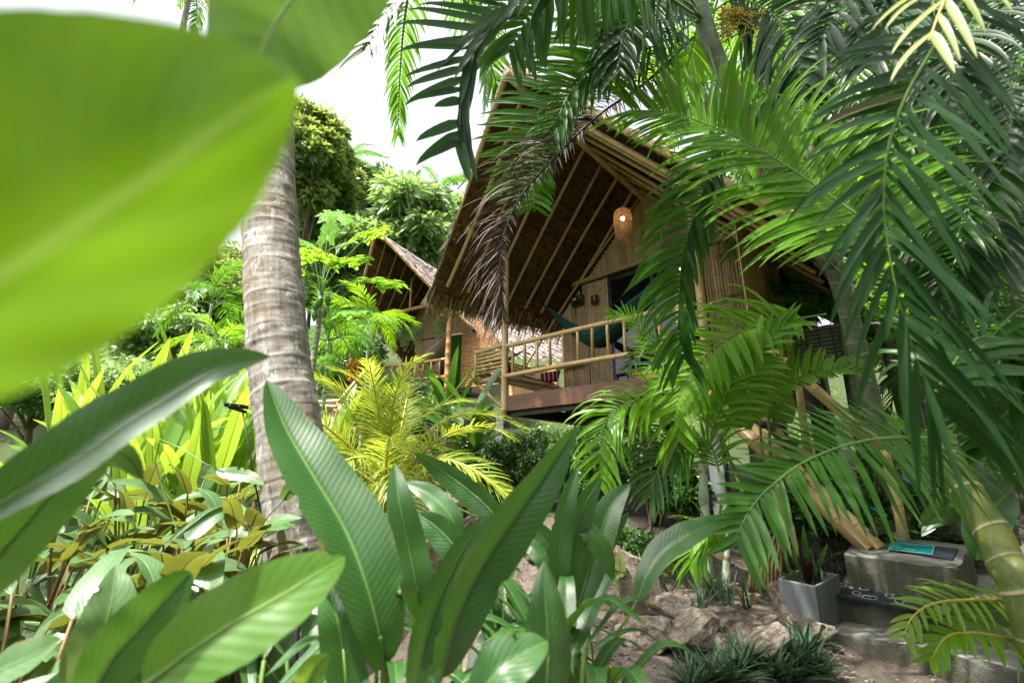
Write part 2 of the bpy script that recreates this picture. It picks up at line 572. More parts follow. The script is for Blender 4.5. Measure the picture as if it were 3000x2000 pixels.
M['teal'] = plain('teal_paint', (.02, .17, .19), .5, .4, 9, .2)
M['sign'] = plain('maroon_plate', (.055, .008, .010), .35, .5)
M['white'] = plain('white_paint', (.78, .78, .76), .5)
M['yellow'] = plain('yellow_plastic', (.60, .36, .02), .5)
M['label'] = plain('pale_yellow_label', (.62, .58, .22), .5)
M['blue_pole'] = plain('blue_grey_pole', (.10, .16, .24), .4)
M['pipe'] = plain('blue_pipe', (.02, .26, .46), .35, .5, 12, .2)
M['green_cloth'] = plain('green_curtain', (.028, .13, .030), .9, .15, 8, .3)
M['grey_metal'] = plain('grey_steel', (.30, .31, .32), .4, .5)
M['seed'] = plain('orange_dry_flower', (.48, .22, .03), .8, .2, 40, .4)
M['fruit'] = plain('green_fruit', (.07, .18, .03), .4, .5, 9, .3)
M['berry'] = plain('yellow_berries', (.42, .27, .03), .5, .4, 9, .3)
M['sheath'] = plain('brown_leaf_sheath', (.22, .125, .07), .6, .35, 14, .4)
M['fur'] = plain('black_bristle', (.006, .006, .008), .6, .3)
M['red'] = plain('red_flower', (.42, .012, .02), .5)
M['dead_leaf'] = plain('fallen_leaf', (.23, .14, .065), .8, .2, 20, .5)
m = NT('striped_cushion')
s1 = m.math('SINE', m.math('MULTIPLY', m.node("ShaderNodeSeparateXYZ", {0: m.obj()}).outputs[0], 90))
M['stripe_cloth'] = m.done(m.pbr(m.ramp(s1, [(.3, (.08, .006, .018)), (.7, (.16, .07, .08)), (.95, (.34, .26, .24))]), .9, None, .1))
m = NT('pebble_mat')
vo = m.node("ShaderNodeTexVoronoi", {'Vector': m.node("ShaderNodeMapping", {0: m.uv(), 'Scale': (9, 3.2, 1)}).outputs[0], 'Scale': 1.0, 'Randomness': .9}, feature='F1').outputs['Distance']
wob = m.noise(m.obj(), 300, 3)
ring = m.ramp(m.math('ADD', vo, m.math('MULTIPLY', wob, .03)), [(.33, (0, 0, 0)), (.36, (1, 1, 1)), (.43, (1, 1, 1)), (.46, (0, 0, 0))])
c = m.mix(ring, m.mix(wob, (.012, .016, .022), (.04, .048, .06)), (.30, .29, .26))
M['pebble_mat'] = m.done(m.pbr(c, .95, m.bump(wob, .6, .004), .15))
m = NT('mat_border')
wob = m.noise(m.obj(), 300, 3)
M['mat_border'] = m.done(m.pbr(m.mix(wob, (.018, .024, .036), (.05, .058, .075)), .95, m.bump(wob, .6, .004), .15))
m = NT('mat_teal')
M['mat_teal'] = m.done(m.pbr(m.mix(m.noise(m.obj(), 300, 3), (.003, .12, .13), (.006, .23, .22)), .95, None, .15))
M['mat_line'] = plain('mat_teal_line', (.12, .30, .31), .95, .1)
m = NT('lamp_shade')
ck = m.node("ShaderNodeTexChecker", {'Vector': m.uv(), 'Scale': 1.0, 'Color1': (1, 1, 1, 1), 'Color2': (0, 0, 0, 1)})
n1 = m.noise(m.obj(), 30, 4)
c = m.ramp(n1, [(.3, (.42, .21, .075)), (.7, (.66, .40, .18))])
M['shade'] = m.done(m.node("ShaderNodeMixShader", {0: .45, 1: m.pbr(c, .6).outputs[0], 2: m.node("ShaderNodeBsdfTranslucent", {'Color': c}).outputs[0]}))
m = NT('lit_bulb')
M['bulb'] = m.done(m.node("ShaderNodeEmission", {'Color': (1.0, .80, .55, 1), 'Strength': 9.0}))

# ------------------------------------------------------------------ plant builders
CAM = V((0, 0, EYE))


def leaf(mb, pts, W, roll=0.0, fold=.35, wave=.05, n=26, t=.5, nrm=None, prof='lance', m=0, curl=.0, aw=(1, 1), tear=.02, rib=1.0):
    """A broad blade along pts (base to tip); W = full width; roll turns it about its midrib."""
    c = spline(pts, n)
    L = sum((b - a).length for a, b in zip(c, c[1:]))
    ph = rnd.uniform(0, 6)
    rows, s = [], 0.0
    q = 4
    for i, p in enumerate(c):
        k = i / n
        T = (c[min(n, i + 1)] - c[max(0, i - 1)]).normalized()
        N = (nrm if nrm is not None else (CAM - p))
        N = (N - T * N.dot(T))
        N = N.normalized() if N.length > 1e-6 else T.orthogonal().normalized()
        N = Quaternion(T, R_(roll)) @ N
        S = T.cross(N)
        if prof == 'lance':
            w = (k ** .55) * ((1 - k) ** .72) * 1.93
        elif prof == 'ovate':
            w = (k ** .42) * ((1 - k) ** .80) * 1.95
        elif prof == 'point':
            w = min(1, (k / .3) ** .6) * min(1, (1 - k) * 1.55) ** 1.05
        else:
            w = min(1, (k / .12) ** .6) * min(1, ((1 - k) / .3) ** .7)
        w = min(1, w) * W * .5
        cut = [1, 1]
        for e_ in (0, 1):
            cut[e_] = 1 - .035 * rnd.random() - (rnd.uniform(.12, .4) if (rnd.random() < tear and .1 < k < .95) else 0)
        row = []
        for j in range(-q, q + 1):
            x = j / q
            a = abs(x)
            up = fold * a * (1 - .35 * a) + curl * a * a
            rp = wave * a * math.sin(k * 11 + ph + (1.7 if x > 0 else 0)) + wave * .5 * a * math.sin(k * 23 + ph * 2)
            flat = math.sqrt(max(.05, 1 - min(.9, fold * fold)))
            xx = x * aw[0 if x < 0 else 1]
            if a == 1:
                xx *= cut[0 if x < 0 else 1]
            row.append(mb.add(p + S * (xx * w * flat) + N * (w * (up + rp)), (.5 + x * .5, k * L), t + .12 * rnd.uniform(-1, 1)))
        rows.append(row)
    mb.grid(rows, m)
    # raised midrib on both sides
    rad = [max(.0012, W * .018 * (1 - i / n) + .0008) for i in range(n + 1)]
    if not rib:
        return
    b0_ = len(mb.v)
    rad = [q_ * rib for q_ in rad]
    tube(mb, c, rad, 6, t + .2, False, 0, m)
    for i in range(b0_, len(mb.v)):
        mb.uv[i] = (.5, 0)


def leaflet(mb, p, d, N, L, w, droop, t, n=6, m=0, twist=0.0, hook=False):
    d = d.normalized()
    rows = []
    st = L / n
    for i in range(n + 1):
        k = i / n
        C = d.cross(N)
        if C.length < 1e-4:
            C = d.orthogonal()
        C.normalize()
        if twist:
            C = Quaternion(d, twist * k) @ C
        Nf = C.cross(d)
        ww = w * .5 * min(1, .45 + k * 3.2) * (1 - k ** 3.0) ** .9
        if i == n:
            rows.append([mb.add(p, (.5, k), t)] * 3)
        else:
            rows.append([mb.add(p - C * ww, (0, k), t), mb.add(p - Nf * ww * .30, (.5, k), t - .08), mb.add(p + C * ww, (1, k), t)])
        p = p + d * st
        d = d + V((0, 0, -1)) * droop * st * ((.08 + 7 * k ** 5) if hook else (.4 + 1.6 * k))
        d.normalize()
    for a, b in zip(rows, rows[1:]):
        if b[0] == b[2]:
            mb.face(a[0], a[1], b[1], m=m)
            mb.face(a[1], a[2], b[1], m=m)
        else:
            mb.face(a[0], a[1], b[1], b[0], m=m)
            mb.face(a[1], a[2], b[2], b[1], m=m)


def frond(mb, pts, L, w, n=28, hint=None, a0=70, a1=28, droop=(2.0, 2.0), side=(1, 1), lift=.15, t=.5, r0=.010, start=.12, jit=.12, prof=.5, tj=.25, seg=6, lk=(1, 1), twist=0.0, hook=False, am=(1, 1)):
    """A feather frond along pts (base to tip); leaflets (material 0) and rachis (material 1)."""
    c = spline(pts, 60)
    tube(mb, c, [max(.0015, r0 * (1 - .85 * i / 60)) for i in range(61)], 6, .5, False, 0, 1)
    for i in range(n):
        k = start + (1 - start) * (i + .5) / n
        x = min(59.0, k * 60)
        j = int(x)
        p = c[j].lerp(c[j + 1], x - j)
        T = (c[min(60, j + 2)] - c[max(0, j - 1)]).normalized()
        H = hint if hint is not None else (CAM - p).normalized() + V((0, 0, .5))
        N = (H - T * H.dot(T)).normalized()
        S = T.cross(N)
        env = (min(1, (k - start) / .22 + .45)) * (1 - max(0, k - .45) / .55 * (1 - prof))
        ang = R_(a0 + (a1 - a0) * k)
        for si, sg in ((0, 1), (1, -1)):
            if not side[si] or rnd.random() < .04:
                continue
            a = ang * am[si] + rnd.gauss(0, jit * .6)
            d = T * math.cos(a) + S * (sg * math.sin(a)) + N * (lift + rnd.gauss(0, jit))
            bad = rnd.random()
            tl = t + tj * rnd.uniform(-1, 1)
            leaflet(mb, p, d, N, L * lk[si] * env * rnd.uniform(.84, 1.08) * (.55 if bad < .03 else 1), w * rnd.uniform(.75, 1.2), droop[si] * rnd.uniform(.7, 1.3) * (2.4 if bad > .95 else 1), 1.30 if .03 < bad < .042 else min(tl, 1.1), seg, 0, twist * rnd.uniform(-1, 1), hook)
    return mb


def fr(parent, pts, Lpx, wpx, mat='frond', pet='petiole', d=None, name='frond', **kw):
    q = [P(a[0], a[1], a[2] if len(a) > 2 else d) for a in pts]
    dm = sum(x.y for x in q) / len(q)
    k = dm / 1300.0
    mb = MB()
    frond(mb, q, Lpx * k, wpx * k * .66, **kw)
    return mb.build(name, [M[mat], M[pet]], parent)


def local_frond(L, arch, leafL, w, n, droop, seg=5):
    """A frond in its own space: base at the origin, growing along +X and up, tip arching over."""
    pts = [V((L * math.cos(a) * k, 0, 0)) for k, a in ()]
    pts = []
    for i in range(7):
        k = i / 6
        pts.append(V((L * (k - .12 * k * k), 0, L * (arch[0] * k - arch[1] * k * k))))
    mb = MB()
    frond(mb, pts, leafL, w, n, hint=V((-.3, 0, 1)), a0=68, a1=25, droop=(droop, droop), lift=.12, r0=.012, start=.16, seg=seg)
    return mb


def cloud(mb, centers, n, size, t0=.5, tv=.3, up=.7, droop=.35, m=0, wr=.24):
    """Many leaf-sized folded blades spread through balls (centre, radius)."""
    tot = sum(r * r for _, r in centers)
    for ctr, r in centers:
        tb = t0 + rnd.uniform(-tv, tv) * .6
        for _ in range(max(6, int(n * r * r / tot))):
            u = V((rnd.gauss(0, 1), rnd.gauss(0, 1), rnd.gauss(0, 1))).normalized()
            rad = r * rnd.random() ** .45
            p = ctr + V((u.x * rad, u.y * rad, u.z * rad * .72))
            d = V((u.x + rnd.gauss(0, .6), u.y + rnd.gauss(0, .6), u.z * .5 - droop + rnd.gauss(0, .4))).normalized()
            N = V((u.x * .5 + rnd.gauss(0, .5), u.y * .5 + rnd.gauss(0, .5), up + rnd.gauss(0, .4)))
            C = d.cross(N)
            if C.length < 1e-3:
                continue
            C.normalize()
            Nf = C.cross(d)
            s = size * rnd.uniform(.6, 1.25)
            tt = tb + rnd.uniform(-tv, tv)
            a = mb.add(p, (.5, 0), tt)
            b = mb.add(p + d * s * .5 - C * s * wr + Nf * s * .06, (0, .5), tt)
            e = mb.add(p + d * s * .5 + C * s * wr + Nf * s * .06, (1, .5), tt)
            f = mb.add(p + d * s - V((0, 0, s * .12)), (.5, 1), tt)
            mb.face(a, f, b, m=m)
            mb.face(a, e, f, m=m)


def ellipsoid_balls(c, rx, ry, rz, k, r, seed):
    g = random.Random(seed)
    out = []
    for i in range(k):
        u = V((g.gauss(0, 1), g.gauss(0, 1), g.gauss(0, 1))).normalized()
        q = g.random() ** .35 * g.uniform(.8, 1.22)
        out.append((c + V((u.x * rx * q, u.y * ry * q, u.z * rz * q)), r * g.uniform(.45, 1.4)))
    return out


def tree(label, px, py, d, rpx, rzpx, mat, nleaf, size, seed, balls=26, group=None, cat='tree'):
    c = P(px, py, d)
    k = d / 1330
    rx, rz = rpx * k, rzpx * k
    gzv = gz(c.x, c.y)
    base = V((c.x + .3, c.y + .2, min(gzv, c.z - rz * .8) - .3))
    t = thing('broadleaf_tree', label, cat, base, group)
    bl = ellipsoid_balls(c, rx * .88, rx * .88, rz * .9, int(balls * 1.5), rx * .31, seed)
    mb = MB()
    cloud(mb, bl, int(nleaf * 1.25), size, up=.25, wr=.19)
    mb.build('crown', M[mat], t)
    mb = MB()
    top = c + V((0, 0, rz * .3))
    pts = spline([base, base.lerp(top, .4) + V((rnd.uniform(-.3, .3), .2, 0)), top], 10)
    rr = max(.09, rx * .06)
    tube(mb, pts, [rr * (1.2 - .9 * i / 10) for i in range(11)], 8)
    for b, r in bl[:14]:
        st = pts[rnd.randint(4, 8)]
        md = st.lerp(b, .5) + V((0, 0, -.1 * rz * rnd.random()))
        tube(mb, spline([st, md, b], 6), [rr * .4 * (1 - .8 * i / 6) for i in range(7)], 6)
    mb.build('trunk', M['trunk'], t)
    return t


# ------------------------------------------------------------------ ground
mb = MB()
xs = [-60, -45, -34, -26, -20, -16, -13] + [-11 + i * .5 for i in range(6)] + [-8 + i * .25 for i in range(68)] + [9.5, 11, 13, 16, 20, 26, 34, 45, 60]
ys = [-8, -5, -3, -1.5] + [-.5 + i * .2 for i in range(60)] + [12 + i * .5 for i in range(16)] + [21, 24, 28, 33, 40, 50, 65, 90]
rows = []
for y in ys:
    rows.append([mb.add(V((x, y, gz(x, y))), (x, y), .5) for x in xs])
mb.grid(rows)
ground = setting(mb.build('ground', M['soil']))

# ------------------------------------------------------------------ bungalows
class House:
    def __init__(s, o, al):
        s.o = o
        s.D = V((math.sin(al), math.cos(al), 0))
        s.R = V((math.cos(al), -math.sin(al), 0))

    def __call__(s, t, d, h):
        return s.o + s.R * t + s.D * d + V((0, 0, h))

    def plane(s, px, py, p0, nrm):         # sight line meets a plane
        r = ray(px, py)
        return CAM + r * ((p0 - CAM).dot(nrm) / r.dot(nrm))

    def on_d(s, px, py, d):
        return s.plane(px, py, s(0, d, 0), s.D)

    def on_t(s, px, py, t):
        return s.plane(px, py, s(t, 0, 0), s.R)

    def tdh(s, p):
        q = p - s.o
        return q.dot(s.R), q.dot(s.D), q.z


def thatch_slope(parent, A, B, C, Dp, name='roof_slope', rows=26, lay=.10, outm='thatch_out', inm='thatch_in', n_out=2600):
    """A thatched slope: ridge A (front) to B (back), eave Dp (front) to C (back)."""
    nrm = (B - A).cross(Dp - A).normalized()
    if nrm.z < 0:
        nrm = -nrm
    pt = lambda u, v: A.lerp(B, u).lerp(Dp.lerp(C, u), v)
    mb = MB()
    for off, mi in ((.035, 0), (-.0, 1)):     # closed core
        rr = [[mb.add(pt(i / 10, j / 8) + nrm * off, (i / 10 * 3, j / 8 * 3), .3) for i in range(11)] for j in range(9)]
        mb.grid(rr, mi)
    # inside: overlapping rows of folded leaf panels
    Lr = (B - A).length
    Le = (Dp - A).length
    npan = int(Lr / .075)
    for j in range(rows):
        rowt = rnd.uniform(-.1, .1)
        for i in range(npan):
            u0, u1 = i / npan, (i + 1.12) / npan
            if u1 > 1:
                continue
            v0 = j / rows + rnd.uniform(-.004, .004)
            v1 = v0 + 1.35 / rows + rnd.uniform(-.006, .010)
            if v1 > 1.01:
                v1 = 1.01
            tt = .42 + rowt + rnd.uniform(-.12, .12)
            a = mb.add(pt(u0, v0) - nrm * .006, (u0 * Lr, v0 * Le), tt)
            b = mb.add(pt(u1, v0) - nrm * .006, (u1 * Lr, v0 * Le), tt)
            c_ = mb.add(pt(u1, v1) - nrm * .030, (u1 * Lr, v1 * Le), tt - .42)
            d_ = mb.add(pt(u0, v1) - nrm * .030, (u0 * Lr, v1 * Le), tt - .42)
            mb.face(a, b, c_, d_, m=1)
    # outside: shaggy strips
    dn = (Dp - A).normalized()
    al = (B - A).normalized()
    for _ in range(n_out):
        u, v = rnd.random(), rnd.random() * .97
        p = pt(u, v) + nrm * .04
        L, w = rnd.uniform(.18, .42), rnd.uniform(.012, .03)
        d = (dn + al * rnd.gauss(0, .3)).normalized()
        s_ = d.cross(nrm) * w
        tt = rnd.uniform(.1, 1)
        a = mb.add(p - s_, (0, 0), tt)
        b = mb.add(p + s_, (.06, 0), tt)
        c_ = mb.add(p + s_ * .6 + d * L + nrm * rnd.uniform(.0, .05), (.06, L), tt)
        d_ = mb.add(p - s_ * .6 + d * L + nrm * rnd.uniform(.0, .05), (0, L), tt)
        mb.face(a, b, c_, d_, m=0)
    return mb.build(name, [M[outm], M[inm]], parent, smooth=False), pt, nrm


def fringe(parent, a, b, dn, n, L, mat='fringe'):
    mb = MB()
    al = (b - a).normalized()
    for _ in range(n):
        k = rnd.random()
        p = a.lerp(b, k) - dn * rnd.uniform(.05, .32)
        d = (dn + al * rnd.gauss(0, .10) + V((0, 0, -rnd.uniform(.0, .5)))).normalized()
        leaflet(mb, p + V((rnd.gauss(0, .012), rnd.gauss(0, .012), rnd.gauss(0, .018))), d, V((rnd.gauss(0, .5), rnd.gauss(0, .5), 1)), L * rnd.uniform(.5, 1.25), rnd.uniform(.010, .026), rnd.uniform(1, 4.5), rnd.uniform(.1, 1), 5, 0, rnd.gauss(0, 1.2))
    return mb.build('eave_fringe', M[mat], parent)


def slat_wall(parent, H, d, t0, t1, bot, top, skip=None, mat='bamboo_wall', w=.048, face=-1, name='wall', horiz=False):
    """Vertical split-bamboo cladding in the plane depth=d from t0 to t1; top(t) gives the height it reaches."""
    mb = MB()
    t = t0
    while t < t1:
        ww = w * rnd.uniform(.75, 1.3)
        tc = t + ww / 2
        spans = [(bot(tc) if callable(bot) else bot, top(tc))]
        if skip and skip[0] < tc < skip[1]:
            spans = [(skip[2], top(tc))]
        for h0, h1 in spans:
            if h1 - h0 < .04:
                continue
            tint = rnd.uniform(.05, .95)
            hs_, x = [h0], h0 + rnd.uniform(.05, .4)
            marks = [0]
            while x < h1 - .02:
                hs_ += [x - .012, x, x + .012]
                marks += [0, 1, 0]
                x += rnd.uniform(.26, .42)
            hs_.append(h1)
            marks.append(0)
            rows = []
            uo = rnd.random() * 9
            for h, mk in zip(hs_, marks):
                row = []
                for k in range(5):
                    a = math.pi * k / 4
                    bul = (ww * .38) * math.sin(a) * (1.18 if mk else 1)
                    row.append(mb.add(H(tc - math.cos(a) * ww / 2, d + face * bul, h), (uo + k * .07, h + uo), -.2 if mk else tint))
                rows.append(row)
            mb.grid(rows)
        t += ww * .98
    # backing sheet so no light comes through
    return mb.build(name, M[mat], parent)


def panel(parent, H, d, poly, mat, name, th=.03):
    mb = MB()
    f_ = [mb.add(H(t, d, h), (t, h)) for t, h in poly]
    b_ = [mb.add(H(t, d + th, h), (t, h)) for t, h in poly]
    mb.face(*f_)
    mb.face(*reversed(b_))
    n = len(poly)
    for i in range(n):
        mb.face(f_[i], b_[i], b_[(i + 1) % n], f_[(i + 1) % n])
    return mb.build(name, mat, parent, smooth=False)


def hammock(label, a, b, low, mat, width, group='hammocks on the porches', n=30):
    t = thing('hammock', label, 'hammock', a, group)
    c = spline([a, a.lerp(low, .5) + V((0, 0, -.12)), low, b.lerp(low, .5) + V((0, 0, -.12)), b], n)
    mb = MB()
    rows = []
    ax = (b - a).normalized()
    S = ax.cross(V((0, 0, 1))).normalized()
    q = 22
    for i, p in enumerate(c):
        k = i / n
        w = width * (.06 + .94 * math.sin(math.pi * k) ** 1.5)
        row = []
        for j in range(q + 1):
            x = j / q * 2 - 1
            pl = .018 * math.sin(x * 24 + 3 * math.sin(k * 3)) * (1.2 - math.sin(math.pi * k) * .6) * min(1, w / .12)
            row.append(mb.add(p + S * (x * w * .5) + V((0, 0, x * x * w * .42 + pl)), (x, k * 3), .5))
        rows.append(row)
    mb.grid(rows)
    mb.build('cloth', M[mat], t)
    for e, q_, up in ((a, c[1], V((0, 0, .35))), (b, c[-2], V((0, 0, .45)))):
        mb = MB()
        tube(mb, [e + up, e, q_], .008, 6)
        mb.build('rope', M['black'], t)
    return t


def quad_mb(pts, th=.01, uv=None):
    mb = MB()
    uvs = [(0, 0), (1, 0), (1, 1), (0, 1)]
    a = [mb.add(p, uvs[i]) for i, p in enumerate(pts)]
    b = [mb.add(p - V((0, 0, th)), uvs[i]) for i, p in enumerate(pts)]
    mb.face(*a)
    mb.face(*reversed(b))
    for i in range(4):
        j = (i + 1) % 4
        mb.face(a[i], b[i], b[j], a[j])
    return mb


# ---- main bungalow
H = House(P(1478, 1161, 6.9), .7276)
bung = thing('bungalow', 'large raised bamboo bungalow with thatched gable porch', 'bungalow', H(1.5, 1.5, -1.2))
rA = H(1.48, -1.5, 3.97)
rW = H(1.78, 1.62, 3.62)
rB = rA.lerp(rW, 5.6 / 3.12)
pF, pW = H(0, -.85, 2.47), H(-.05, 1.62, 2.42)
nL = (rW - rA).cross(pF - rA).normalized()
if nL.z < 0:
    nL = -nL
p0 = pF + nL * .07
hitL = lambda px, py: H.plane(px, py, rA, nL)
eLF = hitL(1252, 880)
eLW = hitL(1600, 962)
eLB = eLF.lerp(eLW, (H.tdh(rB)[1] - H.tdh(eLF)[1]) / max(.3, (H.tdh(eLW)[1] - H.tdh(eLF)[1])))
eRF, eRB = H(4.25, -.55, .95), H(4.55, 4.1, .75)
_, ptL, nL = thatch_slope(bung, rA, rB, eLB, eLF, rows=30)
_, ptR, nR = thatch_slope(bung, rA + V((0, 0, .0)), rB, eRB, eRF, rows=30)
fringe(bung, eLF, eLB, (eLF - rA).normalized(), 1500, .34)
fringe(bung, eRF, eRB, (eRF - rA).normalized(), 1100, .30, 'thatch_out')


def pole(parent, a, b, r, name, mat='bamboo', **kw):
    mb = MB()
    bamboo(mb, a, b, r, **kw)
    return mb.build(name, M[mat], parent)


pole(bung, rA - H.D * .1 - V((0, 0, .10)), rB - V((0, 0, .10)), .062, 'ridge_pole')
pole(bung, rA + nL * .05 - H.D * .03, hitL(1331, 704) + nL * .02, .050, 'barge_pole')
pole(bung, rA + nR * .05 - H.D * .03, eRF + nR * .05, .055, 'barge_pole')
for k in range(13):
    u = .045 + k * .0775
    for pt, nn, e in ((ptL, nL, .90), (ptR, nR, .93)):
        pole(bung, pt(u, .015) - nn * .062, pt(u + .004 * rnd.uniform(-1, 1), e) - nn * .062, .029 if k else .034, 'rafter', seg=8)
pole(bung, pF - H.D * .06, pW + (pW - pF) * .0, .068, 'purlin', node=.36)
pole(bung, H(3.05, -.85, 2.42), H(3.05, 1.6, 2.40), .062, 'purlin')
# posts
pole(bung, H(0, 0, -.30), H(.03, 0, 2.50), .055, 'post', node=.42, t=.75)
pole(bung, H(3.03, 0, -.30), H(3.05, 0, 2.42), .055, 'post', node=.42)
def lashing(parent, c, ax, r, n=5):
    mb = MB()
    ax = ax.normalized()
    A = ax.orthogonal().normalized()
    B = ax.cross(A)
    pts = []
    for i in range(n * 14 + 1):
        a = 2 * math.pi * i / 14
        pts.append(c + ax * (-.03 + .06 * i / (n * 14)) + (A * math.cos(a) + B * math.sin(a)) * (r + .006 + rnd.uniform(0, .003)))
    tube(mb, pts, .005, 5)
    return mb.build('lashing', M['black'], parent)


for c_, a_, r_ in ((pF.lerp(pW, .36), pW - pF, .066), (pF.lerp(pW, .62), pW - pF, .066), (H(.02, 0, 2.38), V((0, 0, 1)), .053), (H(0, 0, .30), V((0, 0, 1)), .056), (H(0, 0, .775), V((0, 0, 1)), .056), (H(3.03, 0, .75), V((0, 0, 1)), .056)):
    lashing(bung, c_, a_, r_)
mb = MB()
tube(mb, spline([pF.lerp(pW, .52) - V((0, 0, .06)), pF.lerp(pW, .52) - V((0, 0, .3)), pF.lerp(pW, .53) - V((0, 0, .52))], 8), .008, 6)
mb.build('rope_end', M['black'], bung)
# railing
z1, z0 = .775, .30
pole(bung, H(.02, -.03, z1), H(3.0, -.03, z1 - .02), .037, 'top_rail', node=.34, t=.7)
pole(bung, H(-.04, -.03, z0), H(3.0, -.03, z0 - .02), .036, 'bottom_rail', node=.34, t=.7)
for i in range(12):
    t = .20 + i * .235
    pole(bung, H(t, -.03, z0 + .03), H(t + rnd.uniform(-.008, .008), -.03, z1 - .03), .0235, 'baluster', node=.30, seg=8)
# deck and fascia
mb = MB()
for i in range(14):
    mb.box(H(1.55, .16 + i * .12, -.045), H.R * 1.58, H.D * .057, V((0, 0, .02)), rnd.random())
mb.build('deck', M['wood_dark'], bung, False)
mb = MB()
mb.box(H(1.60, -.005, -.115), H.R * 1.545, H.D * .022, V((0, 0, .115)))
mb.build('fascia_board', M['wood_red'], bung, False, .006)
mb = MB()
mb.box(H(1.60, .10, -.20), H.R * 1.62, H.D * .05, V((0, 0, .09)))
mb.box(H(1.60, 1.55, -.20), H.R * 1.62, H.D * .05, V((0, 0, .09)))
mb.box(H(.0, .85, -.20), H.R * .05, H.D * .74, V((0, 0, .09)))
mb.build('deck_beam', M['wood_dark'], bung, False)
for (t, d) in ((-.03, 0.0), (3.03, -.02), (-.03, 2.2), (1.6, 2.2), (3.2, 2.2)):
    p = H(t, d, 0)
    g = gz(p.x, p.y)
    mb = MB()
    hh = (H.o.z - .30 - g + .15) / 2
    mb.box(V((p.x, p.y, g - .15 + hh)), H.R * .075, H.D * .075, V((0, 0, hh)))
    mb.build('pillar', M['cement'], bung, False, .008)
# front wall with door
slopeL = lambda t: 3.62 - (1.78 - t) * 1.0 - .10 if t < 1.78 else 3.62 - (t - 1.78) * 1.06 - .10
DT = (.96, 2.62, 2.19)
slat_wall(bung, H, 1.62, -.02, .96, .0, lambda t: min(2.20, slopeL(t)))
slat_wall(bung, H, 1.62, 2.62, 3.6, -.1, lambda t: min(2.20, slopeL(t)))
slat_wall(bung, H, 1.62, -.6, 4.1, lambda t: 2.29, slopeL, name='gable_wall')
mb = MB()
pole(bung, H(.05, 1.57, 2.245), H(3.5, 1.57, 2.225), .044, 'lintel', mat='bamboo')
pole(bung, H(-.9, 1.56, slopeL(-.9)), H(1.75, 1.56, slopeL(1.75)), .022, 'gable_trim')
pole(bung, H(1.78, 1.56, slopeL(1.78)), H(4.2, 1.56, slopeL(4.2)), .022, 'gable_trim')
panel(bung, H, 1.68, [(-.05, -.2), (3.6, -.2), (3.6, 1.7), (1.78, 3.45), (-.05, 1.75)], M['wood_dark'], 'wall_lining')
door = panel(bung, H, 1.60, [(.98, -.03), (2.60, -.03), (2.60, 2.18), (.98, 2.18)], M['black_frame'], 'door', .05)
for a, b in ((1.05, 1.77), (1.83, 2.55)):
    g = panel(door, H, 1.592, [(a, .05), (b, .05), (b, 2.11), (a, 2.11)], M['glass'], 'glass_pane', .012)
    g.matrix_parent_inverse = Matrix.Identity(4)
mb = MB()
mb.box(H(1.80, 1.575, 1.0), H.R * .012, H.D * .02, V((0, 0, .12)))
hd = mb.build('handle', M['grey_metal'], door, False)
hd.matrix_parent_inverse = Matrix.Identity(4)
# right side wall
H2 = House(H(3.5, 1.62, 0), .7276 - math.pi / 2)      # t runs along the main house's depth
H2.R, H2.D = H.D, H.R
slat_wall(bung, H2, 0.0, -1.55, 3.0, -.3, lambda t: 1.75, face=-1, name='side_wall')
panel(bung, H2, .05, [(-.0, -.3), (3.0, -.3), (3.0, 1.7), (-.0, 1.7)], M['wood_dark'], 'side_lining')
H3 = House(H(-.02, 1.62, 0), 0)
H3.R, H3.D = H.D, H.R
slat_wall(bung, H3, 0.0, 0, 3.2, -.3, lambda t: 1.75, face=-1, name='side_wall')
# built-in bench hung on the left of the porch
bench = MB()
for i in range(9):
    bamboo(bench, H(-.62 + i * .07, .05, .36), H(-.62 + i * .07, 1.5, .36), .024, seg=7)
bo = bench.build('bench', M['bamboo'], bung)


def sub(o):
    o.matrix_parent_inverse = Matrix.Identity(4)
    return o


for i in range(7):
    sub(pole(bo, H(-.64, .03, .42 + i * .058), H(-.66, 1.55, .42 + i * .058), .024, 'back_slat', seg=7))
for i in range(6):
    sub(pole(bo, H(-.62, .02, .43 + i * .062), H(-.06, .02, .43 + i * .062), .024, 'end_slat', seg=7))
sub(pole(bo, H(-.68, .02, .80), H(-.03, .02, .83), .040, 'arm_rest', t=.8))
sub(pole(bo, H(-.66, .02, .30), H(-.66, .02, .82), .030, 'arm_post'))
sub(pole(bo, H(-.66, .02, .30), H(.0, .02, .31), .042, 'seat_rail'))
sub(pole(bo, H(-.66, 1.5, .30), H(.0, 1.5, .31), .042, 'seat_rail'))
sub(pole(bo, H(-.02, 0, .30), H(-.02, 1.5, .30), .042, 'seat_rail'))
sub(pole(bo, H(-.62, .03, .27), H(-.06, .03, -.16), .036, 'strut'))
sub(pole(bo, H(-.62, 1.4, .27), H(-.06, 1.4, -.16), .036, 'strut'))
sub(pole(bo, H(-.1, 1.5, .70), H(.45, 1.5, .72), .040, 'arm_rest'))


def cushion(name, label, c, x, y, z, mat, cat='cushion', puff=.5):
    mb = MB()
    n = 10
    rows = []
    for side in (1, -1):
        rr = []
        for j in range(n + 1):
            row = []
            for i in range(n + 1):
                a, b = i / n * 2 - 1, j / n * 2 - 1
                e = (1 - a ** 4) * (1 - b ** 4)
                row.append(mb.add(c + x * a + y * b + z * side * (e ** puff), (a, b)))
            rr.append(row)
        mb.grid(rr if side > 0 else rr[::-1])
    return tag(mb.build(name, M[mat]), label, cat)


